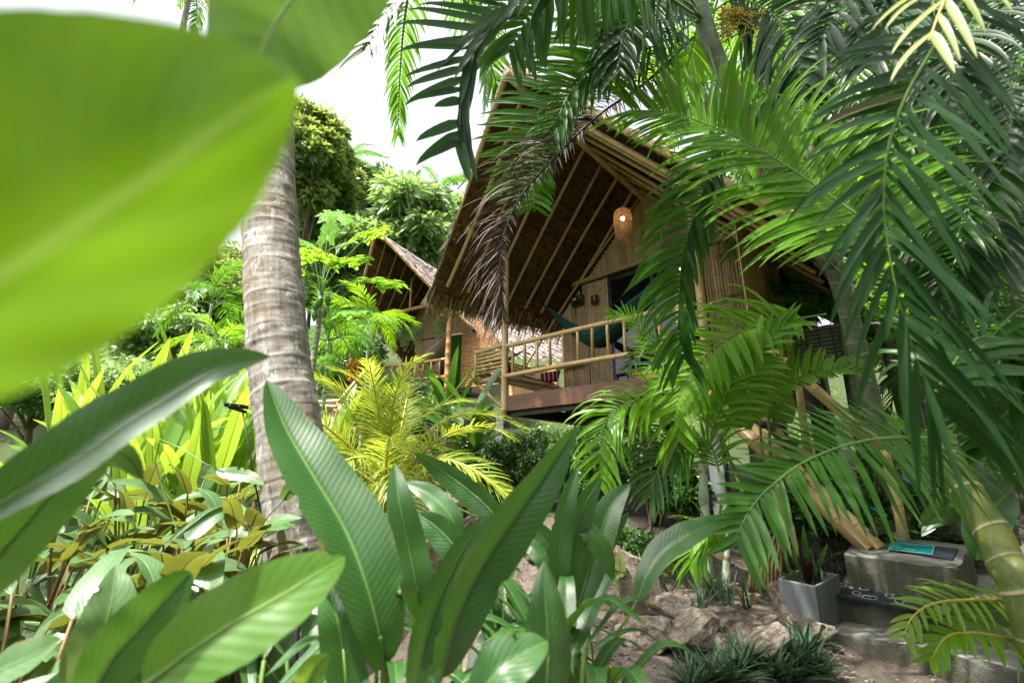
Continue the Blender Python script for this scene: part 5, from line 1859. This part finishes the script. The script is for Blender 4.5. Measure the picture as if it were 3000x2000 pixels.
# deeper areca clumps filling the shade on the right
AC = [(2330, 760, 6.6, 1.9, 'lime'), (2560, 560, 7.2, 2.3, 'areca'), (2800, 420, 6.4, 2.2, 'areca'), (2980, 700, 5.2, 1.9, 'areca'), (2250, 330, 8.6, 2.4, 'areca'), (2480, 180, 8.0, 2.5, 'areca'), (2740, 120, 7.4, 2.4, 'dark'), (2960, 160, 6.6, 2.3, 'areca'), (2700, 860, 5.6, 1.8, 'areca'), (2900, 1060, 4.8, 1.5, 'areca'), (2060, 250, 9.2, 2.2, 'lime'), (2460, 960, 5.4, 1.3, 'lime'), (2330, 60, 6.2, 2.4, 'areca'), (2620, 300, 5.6, 2.2, 'areca')]
alab = ['over the right eave of the near bungalow', 'behind the big dark frond', 'in deep shade at the upper right', 'at the right edge behind the pale stem', 'sunlit above the roof behind the leaning trunk', 'high in the top right behind the berries', 'sunlit at the top right corner', 'at the far top right corner', 'in shade right of the eave', 'low behind the ringed stem', 'behind the ridge at the top centre', 'bright one beside the stair rail', 'crown above the berry cluster', 'dark crown above the bright lime frond']
for i, ((px, py, dd, L, kind), lab) in enumerate(zip(AC, alab)):
    c = P(px, py, dd)
    base = V((c.x + .2, c.y + .3, min(gz(c.x + .2, c.y + .3), c.z - .4)))
    t = thing('areca_palm', 'areca palm ' + lab, 'palm', base, 'areca palms in the right hand thicket')
    mb = MB()
    for k in range(3):
        o = V((rnd.uniform(-.25, .25), rnd.uniform(-.25, .25), 0))
        palm_trunk(mb, [base + o, base.lerp(c, .6) + o * .7, c + o * .5 - V((0, 0, .1))], (.05, .035, .01), .2, .004, 8, .1, .05)
    mb.build('trunk', M['stem_grey'], t)
    crown_of(t, c, [kind + '_a', kind + ('_b' if kind != 'dark' else '_a')], 13, L, tilt=(-.4, .9), seed=40 + i)

# ------------------------------------------------------------------ distant trees
tree('tall tree with rusty orange flecks behind the coconut trunk', 920, 455, 20, 115, 195, 'tree_rust', 18000, .46, 1, 60)
tree('lower rusty tree at the right foot of the tall one', 985, 560, 22, 85, 110, 'tree_rust', 8000, .42, 19, 24)
tree('sunlit tree right of the coconut trunk above the papaya', 930, 660, 23, 120, 110, 'tree_light', 11000, .40, 17, 30)
tree('leafy tree between the rusty tree and the bright tree', 1090, 560, 25, 110, 90, 'tree', 8000, .42, 18, 26)
tree('dark broadleaf tree behind the small coconut palm', 1060, 610, 27, 140, 110, 'tree', 9000, .48, 2, 26)
tree('big bright tree rising behind the far bungalow', 1200, 690, 21, 180, 130, 'tree_light', 14000, .60, 3, 44)
tree('round green tree between the two bungalow roofs', 1360, 680, 24, 110, 110, 'tree_light', 8000, .56, 4, 30)
tree('tree left of the coconut trunk with reddish young leaves', 640, 850, 15, 190, 160, 'tree_rust', 16000, .26, 5, 40)
tree('dense tree low behind the giant leaf', 470, 1010, 13, 150, 110, 'tree_light', 10000, .22, 6, 30)
tree('green tree behind the papaya crown', 1010, 830, 22, 150, 130, 'tree_light', 11000, .42, 7, 28)
tree('leafy bush at the foot of the far bungalow', 1010, 1060, 14.0, 120, 80, 'tree', 8000, .18, 8, 24, cat='bush')
tree('shady bush below the far bungalow deck', 1180, 1180, 11.5, 130, 70, 'tree', 7000, .14, 15, 22, cat='bush')
tree('leafy thicket left of the sunlit cannas', 330, 1120, 9, 190, 80, 'tree_light', 9000, .15, 9, 22, cat='bush')
tree('bush behind the cannas at the far left', 90, 1130, 9.5, 170, 90, 'tree', 8000, .15, 16, 22, cat='bush')
tree('dark forest tree behind the right hand palms', 2350, 420, 12, 260, 320, 'tree', 14000, .26, 10, 40)
tree('dark forest tree at the upper right corner', 2750, 300, 10, 300, 380, 'tree', 16000, .22, 11, 44)
tree('dark forest tree behind the stair at the right', 2830, 930, 8, 330, 220, 'tree', 16000, .15, 12, 40)
tree('pale green tree glimpsed between the palm leaves', 2560, 640, 14, 220, 200, 'tree_light', 9000, .30, 13, 30)
tree('big tree beyond the left edge', 120, 700, 16, 300, 350, 'tree', 9000, .34, 14, 34)
# low growth on the slopes
mb = MB()
g = random.Random(21)
bl = []
for _ in range(420):
    y = 8 + 24 * g.random() ** 1.4
    x = g.uniform(-1.0, .75) * y * .95
    if (H.tdh(V((x, y, 0)))[0] > -1.2 and H.tdh(V((x, y, 0)))[0] < 5 and y < 12) or (N.tdh(V((x, y, 0)))[0] > -1 and N.tdh(V((x, y, 0)))[0] < 4 and -1 < N.tdh(V((x, y, 0)))[1] < 5):
        continue
    r = g.uniform(.18, .4) * (1 + y * .02)
    bl.append((V((x, y, gz(x, y) + r * .3)), r))
for _ in range(90):
    y = g.uniform(5.5, 8.5)
    x = g.uniform(-.75, -.32) * y
    r = g.uniform(.12, .28)
    bl.append((V((x, y, gz(x, y) + r * .3)), r))
for _ in range(170):
    y = g.uniform(4.6, 12)
    x = g.uniform(.55, 1.0) * y
    q = H.tdh(V((x, y, 0)))
    if -1 < q[0] < 4.9 and q[1] > -.6:
        continue
    r = g.uniform(.14, .32)
    bl.append((V((x, y, gz(x, y) + r * .3)), r))
rs = rnd.getstate()
cloud(mb, bl, 34000, .13, .4, .35)
rnd.setstate(rs)
gc = mb.build('ground_cover', M['tree'])
gc['kind'] = 'stuff'
for i, (px, py, dd, L, lab, ph) in enumerate(((1022, 470, 24, 2.6, 'coconut palm rising beside the rusty tree', 1), (1290, 560, 24, 2.6, 'small coconut palm tip above the bright tree', 2), (1780, 60, 20, 2.7, 'distant slender coconut palm above the roof ridge', 3), (560, -40, 16, 2.6, 'coconut palm whose frond tips hang in at the top left', 4))):
    c = P(px, py, dd)
    base = V((c.x + .4, c.y, gz(c.x + .4, c.y)))
    t = thing('coconut_palm', lab, 'palm', base, 'distant coconut palms')
    mb = MB()
    palm_trunk(mb, [base, base.lerp(c, .5) + V((.2, 0, 0)), c], (.17, .11, .05), .2, .008, 10, .1, .08)
    mb.build('trunk', M['bark_palm'], t)
    crown_of(t, c, ['coco_a', 'coco_b', 'coco_a', 'coco_b', 'coco_dead'], 15, L, tilt=(-.5, 1.0), seed=70 + ph)

# ------------------------------------------------------------------ papaya
pb_ = P(905, 1260, 7.4)
pb_.z = gz(pb_.x, pb_.y)
pap = thing('papaya_tree', 'papaya tree with lobed bright leaves and green fruit', 'tree', pb_)
top = P(940, 850, 7.6)
mb = MB()
palm_trunk(mb, [pb_, P(912, 1100, 7.5), P(932, 960, 7.55), top], (.062, .045, .01), .09, .006, 10, .1, .02)
mb.build('trunk', M['stem_grey'], pap)


def papaya_leaf(mb, c, d, N_, R, t):
    d = d.normalized()
    N_ = (N_ - d * N_.dot(d)).normalized()
    S = d.cross(N_)
    for k in range(7):
        a = R_(-126 + 42 * k)
        ax = d * math.cos(a) + S * math.sin(a)
        L = R * (1 - .05 * abs(k - 3) ** 1.3)
        pts = [c, c + ax * L * .5 + N_ * R * .03, c + ax * L - V((0, 0, R * .16))]
        leaf(mb, pts, R * .34, 0, .12, .05, nrm=N_, n=8, t=t + rnd.uniform(-.1, .1))
        for sg in (-1, 1):
            for fr_ in (.38, .62):
                b = c + ax * L * fr_ + N_ * R * .02
                a2 = a + sg * R_(38)
                ax2 = d * math.cos(a2) + S * math.sin(a2)
                LL = L * (.40 if fr_ < .5 else .30)
                leaf(mb, [b, b + ax2 * LL * .5, b + ax2 * LL - V((0, 0, R * .05))], R * .15, 0, .1, .03, nrm=N_, n=6, t=t)


PL = [(1080, 690, 7.2, .42), (960, 690, 7.6, .42), (905, 720, 7.7, .40), (1110, 830, 6.9, .46), (1020, 770, 7.0, .42), (1040, 910, 6.9, .40), (900, 800, 7.2, .40), (985, 640, 8.0, .38), (935, 760, 6.9, .40), (1000, 720, 7.9, .4)]
for (px, py, dd, R) in PL:
    c = P(px, py, dd)
    dv = c - top
    mb = MB()
    papaya_leaf(mb, c, V((dv.x, dv.y, dv.z * .4 - .1)), V((rnd.gauss(0, .2), -.35, 1)), R * 1.25, rnd.uniform(.2, .7))
    mb.build('leaf', M['papaya'], pap)
    mb = MB()
    tube(mb, spline([top - V((0, 0, .05)), top.lerp(c, .5) + V((0, 0, .08)), c], 8), .011, 6)
    mb.build('leaf_stalk', M['petiole'], pap)
for (px, py) in ((925, 900), (950, 915), (960, 880), (938, 885), (922, 925)):
    c = P(px, py, 7.42)
    mb = MB()
    pts = [c + V((0, 0, .11 - i * .022)) for i in range(11)]
    tube(mb, pts, [max(.004, .052 * math.sin(math.pi * (i / 10) ** .8) + .004) for i in range(11)], 10)
    mb.build('fruit', M['fruit'], pap)
mb = MB()
tube(mb, spline([P(945, 890, 7.4), P(985, 960, 7.2), P(1035, 1040, 7.0)], 10), .010, 6)
c = P(1040, 1060, 7.0)
for _ in range(160):
    q = c + V((rnd.gauss(0, .05), rnd.gauss(0, .04), rnd.uniform(-.26, .06)))
    leaflet(mb, q, V((rnd.gauss(0, .4), rnd.gauss(0, .4), -1)), V((rnd.gauss(0, 1), -1, .3)), rnd.uniform(.05, .10), .03, 0, rnd.random(), 3, 1)
tag(mb.build('dry_flower_stalk', [M['twig'], M['seed']]), 'dried orange flower bunch dangling on a stalk by the papaya', 'flower stalk')
# small palms beside the papaya
for i, (px, py, dd, L, lab, kk) in enumerate(((960, 1000, 9.0, 1.3, 'feathery palm below the papaya fruit', 'areca'), (1080, 950, 10.5, 1.3, 'palm with an arching frond by the far porch post', 'lime'), (900, 1100, 8.4, 1.1, 'low palm right of the coconut trunk', 'areca'), (620, 890, 9.5, 1.5, 'palm with drooping fronds left of the coconut trunk', 'areca'), (640, 1010, 8.6, 1.1, 'short palm behind the cannas', 'lime'))):
    c = P(px, py, dd)
    base = V((c.x, c.y + .1, gz(c.x, c.y)))
    t = thing('areca_palm', lab, 'palm', base, 'small palms on the left')
    mb = MB()
    palm_trunk(mb, [base, base.lerp(c, .5) + V((.05, 0, 0)), c], (.045, .03, .01), .15, .004, 8, .1, .04)
    mb.build('trunk', M['stem_white'], t)
    crown_of(t, c, [kk + '_a', kk + '_b'], 11, L, tilt=(-.3, .9), seed=90 + i)
c = P(571, 1203, 6.5)
mb = MB()
for i in range(9):
    ring = [c + V((math.cos(a * .5236) * .062 * math.sin(math.pi * (i + .7) / 9.5), math.sin(a * .5236) * .062 * math.sin(math.pi * (i + .7) / 9.5), .09 - i * .02)) for a in range(13)]
    tube(mb, ring, .009, 5, .5, False)
tube(mb, [c, V((c.x, c.y, gz(c.x, c.y)))], .012, 6)
tag(mb.build('garden_lamp', M['bamboo']), 'small woven bamboo lamp ball among the sunlit cannas', 'lamp')

# ------------------------------------------------------------------ shrubs under the porch
SH = [(1485, 1370, 6.4, .42, 'shrub hugging the grey concrete pillar'), (1580, 1340, 6.2, .46, 'leafy shrub right under the fascia board'), (1680, 1350, 5.9, .44, 'shrub below the middle of the porch'), (1790, 1350, 5.6, .42, 'shrub behind the arching frond'), (1905, 1350, 5.2, .40, 'shrub with a bare brown stem under the deck'), (1400, 1370, 6.8, .42, 'dark shrub left of the pillar'), (1740, 1560, 4.6, .32, 'low shrub on the bare soil'), (1890, 1620, 4.3, .30, 'small shrub beside the brown stem foot'), (2010, 1450, 5.0, .3, 'thin shrub beside the whitish stem'), (2560, 1480, 4.6, .5, 'dark twiggy shrub behind the hand rail post'), (2760, 1430, 4.4, .5, 'twiggy shrub by the blue pipe'), (2420, 1500, 4.3, .4, 'dark undergrowth under the stair'), (2300, 1500, 4.2, .35, 'undergrowth left of the stair foot')]
for i, (px, py, dd, R, lab) in enumerate(SH):
    c = P(px, py, dd)
    base = V((c.x, c.y, gz(c.x, c.y)))
    t = thing('shrub', lab, 'shrub', base, 'shrubs around the porch')
    bl = ellipsoid_balls(c, R * .85, R * .6, min(R, max(.2, (c.z - base.z))) * 1.1, 30, R * .27, 300 + i)
    mb = MB()
    cloud(mb, bl, int(4200 * R / .5), .062, .5, .4, up=.6, droop=.1)
    mb.build('foliage', M['shrub'], t)
    mb = MB()
    for b, r in bl[:18]:
        st = base + V((rnd.uniform(-.08, .08), rnd.uniform(-.08, .08), 0))
        tube(mb, spline([st, st.lerp(b, .5) + V((rnd.uniform(-.06, .06), 0, .05)), b], 7), [.012 * (1 - .75 * k / 7) for k in range(8)], 5)
    mb.build('branch', M['twig'], t)
# the bare brown sapling in front
base = G(1905, 1600)
t = thing('sapling', 'bare brown sapling with forked twigs in front of the deck', 'sapling', base)
mb = MB()
tp = P(1902, 1270, base.y)
tube(mb, spline([base, base.lerp(tp, .5) + V((.02, 0, 0)), tp], 12), [.022 - .001 * k for k in range(13)], 7)
for (a, b, c_) in ((1470, 1840, 1290), (1400, 1960, 1300), (1350, 1850, 1180), (1440, 1980, 1380), (1330, 1940, 1200)):
    s0 = P(1903, a, base.y)
    tube(mb, spline([s0, P((1903 + b) / 2, (a + c_) / 2 + 15, base.y - .05), P(b, c_, base.y - .1)], 7), [.010 * (1 - .7 * k / 7) for k in range(8)], 5)
mb.build('trunk', M['twig'], t)
mb = MB()
cloud(mb, [(P(x, y, base.y - .1), .12) for x, y in ((1840, 1290), (1960, 1300), (1850, 1190), (1980, 1380), (1940, 1200), (1900, 1250), (1870, 1400))], 500, .05)
mb.build('foliage', M['shrub'], t)

# ------------------------------------------------------------------ rocks, pot, ground plants
def rock(label, px, py, d, sx, sy, sz, seed, name='stone', rot=0.0, group='stones edging the garden'):
    import bmesh
    c = G(px, py)
    kd = c.y / d
    sx, sy, sz = sx * kd, sy * kd, sz * kd
    sx, sy, sz = sx * 1.6, sy * 1.5, sz * 1.75
    c.z += sz * .38
    bm = bmesh.new()
    bmesh.ops.create_icosphere(bm, subdivisions=5, radius=1)
    g = random.Random(seed)
    o3 = V((seed * 3.1, seed * 1.7, seed * .9))
    cuts = [(V((g.gauss(0, 1), g.gauss(0, 1), g.gauss(0, .8))).normalized(), g.uniform(.42, .78)) for _ in range(12)]
    for v in bm.verts:
        p = v.co.copy()
        for n_, k in cuts:
            e = p.dot(n_) - k
            if e > 0:
                p -= n_ * e * .96
        q = p * (1 + .16 * mnoise.noise(p * 1.6 + o3) + .09 * mnoise.noise(p * 4 + o3) + .045 * mnoise.noise(p * 10 + o3) + .012 * mnoise.noise(p * 30 + o3))
        v.co = Matrix.Rotation(rot, 3, 'Z') @ V((q.x * sx, q.y * sy, q.z * sz)) * .88
    me = bpy.data.meshes.new(name)
    bm.to_mesh(me)
    bm.free()
    me.materials.append(M['rock'])
    me.polygons.foreach_set('use_smooth', [True] * len(me.polygons))
    o = bpy.data.objects.new(name, me)
    COL.objects.link(o)
    o.location = c
    return tag(o, label, 'rock', group)


RK = [('large pale boulder in dappled sun right of the leaf clump', 1835, 1790, 2.95, .24, .18, .17, -.5), ('flat brown stone left in the upper row of stones', 1975, 1820, 3.05, .125, .10, .065, 0), ('flat stone in the middle of the upper row', 2095, 1845, 3.0, .145, .10, .065, .3), ('biggest pink grey stone in the lower row', 2010, 1905, 2.8, .185, .12, .095, .15), ('dark rounded brown stone against the plant pot', 2330, 1805, 3.05, .125, .11, .11, 0), ('rusty orange stone low above the dark green tuft', 2260, 1920, 2.75, .16, .11, .07, .3), ('small grey stone between the rusty and dark stones', 2265, 1868, 2.9, .075, .06, .055, 0), ('smooth blue grey stone right of the stone row', 2385, 1875, 2.92, .10, .08, .07, 0), ('small stone tucked under the dark rounded stone', 2325, 1865, 2.95, .055, .05, .045, 0), ('tiny stone wedged behind the lower row', 2115, 1905, 2.85, .05, .045, .04, 0), ('half buried stone in the centre of the row', 2190, 1880, 2.85, .11, .08, .05, 0), ('pale stone seen between leaves in the middle', 1460, 1720, 2.9, .20, .16, .13, .4), ('grey stone low between the central leaves', 1450, 1960, 2.5, .17, .13, .10, .2), ('big stone face behind the ribbed leaf', 1060, 1800, 2.7, .22, .16, .16, 0), ('low pale stone beside the sword clump', 1570, 1640, 3.3, .16, .12, .10, 0), ('earth coloured stone at the foot of the large boulder', 1900, 1895, 2.75, .12, .1, .08, 0)]
for i, (lab, px, py, d, sx, sy, sz, ro) in enumerate(RK):
    rock(lab, px, py, d, sx, sy, sz, i + 1, 'boulder' if i == 0 else 'stone', ro)
g = random.Random(9)
mb = MB()
for _ in range(700):     # gravel crumbs on the path
    p = G(g.uniform(2150, 2990), g.uniform(1880, 2000)) if g.random() < .5 else G(g.uniform(1750, 2450), g.uniform(1650, 1990))
    r = g.uniform(.003, .011)
    mb.box(p + V((0, 0, r * .3)), V((r, r * g.uniform(-.5, .5), 0)), V((r * g.uniform(-.5, .5), r, 0)), V((0, 0, r * .7)), g.random())
gr = mb.build('gravel', M['rock'], None, False)
gr['kind'] = 'stuff'
mb = MB()
for _ in range(1000):     # fallen leaf litter
    p = G(g.uniform(1650, 2500), g.uniform(1560, 1950)) if g.random() < .7 else G(g.uniform(2500, 3000), g.uniform(1330, 1560))
    az = g.uniform(0, 6.28)
    d = V((math.cos(az), math.sin(az), g.uniform(-.1, .25)))
    leaflet(mb, p + V((0, 0, .008)), d, V((g.gauss(0, .4), g.gauss(0, .4), 1)), g.uniform(.025, .075), g.uniform(.008, .022), g.uniform(-4, 8), g.random(), 4)
li = mb.build('leaf_litter', M['dead_leaf'])
li['kind'] = 'stuff'

# square grey planter and its plant
z_ = PZ(2400, 1830, .12)
pc0 = P(2352, 1760, 3.25)
t = thing('plant_pot', 'square tapered grey cement planter beside the steps', 'plant pot', pc0)
a1, a2, a3 = P(2278, 1703, 3.32), P(2390, 1732, 3.10), P(2455, 1660, 3.45)
a4 = a1 + a3 - a2
zt = (a1.z + a2.z + a3.z) / 3
topq = [V((p.x, p.y, zt)) for p in (a1, a2, a3, a4)]
cen = sum(topq, V()) / 4
botz = gz(cen.x, cen.y) - .02
mb = MB()
rings = []
for k, z, inn in ((1.0, zt, 0), (.86, botz, 0)):
    rings.append([mb.add(V((cen.x + (p.x - cen.x) * k, cen.y + (p.y - cen.y) * k, z)), (0, 0)) for p in topq])
it = [mb.add(V((cen.x + (p.x - cen.x) * .86, cen.y + (p.y - cen.y) * .86, zt)), (0, 0)) for p in topq]
ib = [mb.add(V((cen.x + (p.x - cen.x) * .82, cen.y + (p.y - cen.y) * .82, zt - .07)), (0, 0)) for p in topq]
for a, b in ((rings[1], rings[0]), (rings[0], it), (it, ib)):
    for i in range(4):
        j = (i + 1) % 4
        mb.face(a[i], a[j], b[j], b[i])
mb.face(*ib)
mb.build('pot', M['cement'], t, False, .006)
mb = MB()
mb.face(*[mb.add(V((cen.x + (p.x - cen.x) * .84, cen.y + (p.y - cen.y) * .84, zt - .05))) for p in topq])
mb.build('potting_soil', M['soil'], t, False)
t = thing('potted_plant', 'rattlesnake leaf plant with dark purple blades in the grey planter', 'plant', cen + V((0, 0, -.05)))
M['ratt'] = leaf_mat('rattlesnake_leaf', (.05, .13, .025), (.10, .21, .04), (.2, .4, .04), under=(.06, .012, .02), rough=.35, tw=.25, spots=((.012, .035, .012), 55, .50))
M['maroon_leaf'] = leaf_mat('purple_leaf', (.030, .008, .010), (.06, .014, .016), (.12, .02, .02), rough=.4, tw=.2)
M['black_grass'] = leaf_mat('dark_strap_leaf', (.012, .022, .018), (.035, .055, .045), (.05, .1, .05), rough=.35, tw=.15)
b = cen + V((0, 0, -.05))
mb = MB()
for px, py, w in ((2352, 1535, .045), (2318, 1610, .04), (2425, 1590, .035), (2300, 1660, .03), (2400, 1645, .03), (2270, 1670, .03), (2375, 1600, .035)):
    e = P(px, py, 3.25)
    leaf(mb, [b.lerp(e, .30), b.lerp(e, .65), e], w, 0, .15, .16, n=20, t=rnd.random())
mb.build('foliage', M['ratt'], t)
mb = MB()
for px, py, w in ((2335, 1590, .05), (2375, 1620, .04), (2345, 1625, .05)):
    e = P(px, py, 3.22)
    leaf(mb, [b, b.lerp(e, .5), e], w, 20, .2, .06, n=14, t=rnd.random())
mb.build('purple_foliage', M['maroon_leaf'], t)
mb = MB()
for i in range(34):
    az = rnd.uniform(0, 6.28)
    leaflet(mb, b + V((rnd.uniform(-.05, .05), rnd.uniform(-.05, .05), 0)), V((math.cos(az) * .5, math.sin(az) * .5, 1)), V((-math.cos(az), -math.sin(az), .4)), rnd.uniform(.28, .42), .014, rnd.uniform(4, 9), rnd.random(), 9)
mb.build('strap_foliage', M['black_grass'], t)


def rosette(label, root, n, L, w, mat, droop, seed, group, name='tuft_plant', up=.9):
    g = random.Random(seed)
    t = thing(name, label, 'plant', root, group)
    mb = MB()
    for i in range(n):
        az = g.uniform(0, 6.28)
        s = g.uniform(.25, 1.1)
        leaflet(mb, root + V((g.uniform(-.02, .02), g.uniform(-.02, .02), .01)), V((math.cos(az) * s, math.sin(az) * s, up)), V((-math.cos(az), -math.sin(az), .5)), L * g.uniform(.6, 1.15), w * g.uniform(.8, 1.2), droop * g.uniform(.5, 1.3), g.random(), 7)
    mb.build('foliage', M[mat], t)
    return t


RS = [(2090, 2010, 2.5), (2180, 1960, 2.6), (2270, 1990, 2.5), (2340, 1955, 2.6), (2390, 1985, 2.5), (2150, 2010, 2.45), (2320, 2010, 2.45), (2365, 1915, 2.75), (2030, 2030, 2.45)]
rl = ['at the left of the dark tuft bed', 'left of centre in the dark tuft bed', 'in front at the bottom edge under the rusty stone', 'right of the rusty stone', 'at the right end of the dark tuft bed', 'cut by the bottom edge, left', 'cut by the bottom edge, right', 'highest, beside the blue grey stone', 'outermost left of the dark tuft bed']
for i, ((px, py, dd), lab) in enumerate(zip(RS, rl)):
    rosette('dark green purple rosette ' + lab, G(px, py), 52, .21, .017, 'rhoeo', 3.0, 500 + i, 'dark rosettes by the stones', 'rosette_plant', .55)
SP = [(1950, 1690, 3.7, 'striped spider plant left of the whitish stem'), (1895, 1730, 3.4, 'striped spider plant behind the large boulder'), (2010, 1650, 3.9, 'striped spider plant further back on the soil')]
for i, (px, py, dd, lab) in enumerate(SP):
    p = G(px, py)
    rosette(lab, p, 26, .38, .014, 'stripe', 5.0, 520 + i, 'spider plants', 'spider_plant', 1.0)
GS = [(2105, 1760, 3.3, 'grey green strap plant below the whitish stem'), (2250, 1700, 3.4, 'strap leaf plant left of the planter'), (2190, 1790, 3.2, 'dark strap plant above the stones'), (2140, 1800, 3.2, 'small purple tinged plant on the soil'), (1960, 1770, 3.3, 'dark low plant between the boulder and stones'), (2055, 1790, 3.15, 'short dark plant behind the flat stones')]
for i, (px, py, dd, lab) in enumerate(GS):
    p = G(px, py)
    rosette(lab, p, 11, .24 if i else .3, .015, ['hang', 'broad', 'rhoeo', 'rhoeo', 'rhoeo', 'rhoeo'][i] if i != 0 else 'rhoeo', 3.0, 540 + i, 'small strap plants on the soil', 'strap_plant', 1.1)
plant('pale variegated leaf standing on the soil by the spider plant', (1830, 1740, 3.2), [
    ([(1815, 1605, 3.3), (1818, 1640, 3.3), (1815, 1690, 3.3)], 34, 0, .2, {'mat': 'stripe', 't': .7, 'prof': 'ovate'}),
    ([(1800, 1640, 3.3), (1796, 1665, 3.3), (1805, 1700, 3.3)], 26, 0, .2, {'mat': 'stripe', 't': .5, 'prof': 'ovate'})], group='small strap plants on the soil')
mb = MB()
leaf(mb, [G(2235, 1775) + V((0, 0, .03)), G(2180, 1752) + V((0, 0, .04)), G(2110, 1732) + V((0, 0, .05)), G(2066, 1715) + V((0, 0, .07))], .075, 10, -.5, .06)
tag(mb.build('fallen_sheath', M['petiole_red']), 'shiny brown fallen palm sheath lying at the stem foot', 'palm sheath')
# dead stalks beside the pot
t = thing('dead_stalks', 'dry brown palm stalks standing left of the planter', 'plant', G(2215, 1720))
mb = MB()
for i in range(9):
    x = 2195 + i * 11
    tube(mb, spline([P(x, 1735, 3.5), P(x + rnd.uniform(-8, 8), 1640, 3.5), P(x + rnd.uniform(-30, 30), 1500 + rnd.uniform(0, 80), 3.55)], 8), .011, 6)
mb.build('stalk', M['petiole_red'], t)
# blue pipes
for lab, a, b, r in (('blue plastic pipe lying on the slope behind the hand rail', (2585, 1375, 4.7), (2720, 1450, 4.3), .022), ('short blue pipe end by the lower stair tread', (2530, 1485, 4.4), (2598, 1512, 4.2), .018)):
    pa_, pb2 = P(*a), P(*b)
    mb = MB()
    tube(mb, spline([pa_, pa_.lerp(pb2, .5) + V((0, 0, .015)), pb2], 8), r, 10)
    tag(mb.build('water_pipe', M['pipe']), lab, 'pipe')
# low concrete kerb behind the post
mb = MB()
a, b = P(2560, 1455, 4.9), P(2950, 1480, 3.9)
ax = (b - a)
ax.z = 0
mb.box(a.lerp(b, .5) - V((0, 0, .15)), ax * .5, V((-ax.y, ax.x, 0)).normalized() * .06, V((0, 0, .16)))
tag(mb.build('kerb', M['concrete'], None, False, .01), 'low concrete kerb on the slope behind the stair post', 'kerb')

# unseen trees added behind and beside the photographer to block sky light
for i, (x, y, h, r, lab) in enumerate(((0.5, -6.5, 3.6, 3.0, 'unseen broad tree added behind the photographer in the middle'), (5.5, -4.5, 3.6, 3.0, 'unseen broad tree added behind the photographer on the right'), (-5.5, -6.0, 3.4, 2.8, 'unseen broad tree added behind the photographer on the left'), (6.8, 1.2, 3.6, 2.6, 'unseen broad tree added right of the steps'))):
    base = V((x, y, gz(x, y)))
    t = thing('broadleaf_tree', lab, 'tree', base, 'unseen trees added to block the sky')
    c = base + V((0, 0, h))
    bl = ellipsoid_balls(c, r * .85, r * .85, h * .75, 40, r * .4, 600 + i)
    mb = MB()
    cloud(mb, bl, 5200, .42)
    mb.build('crown', M['tree'], t)
    mb = MB()
    tube(mb, spline([base, base + V((.1, .1, h * .5)), c], 8), [.2 - .015 * k for k in range(9)], 8)
    mb.build('trunk', M['trunk'], t)
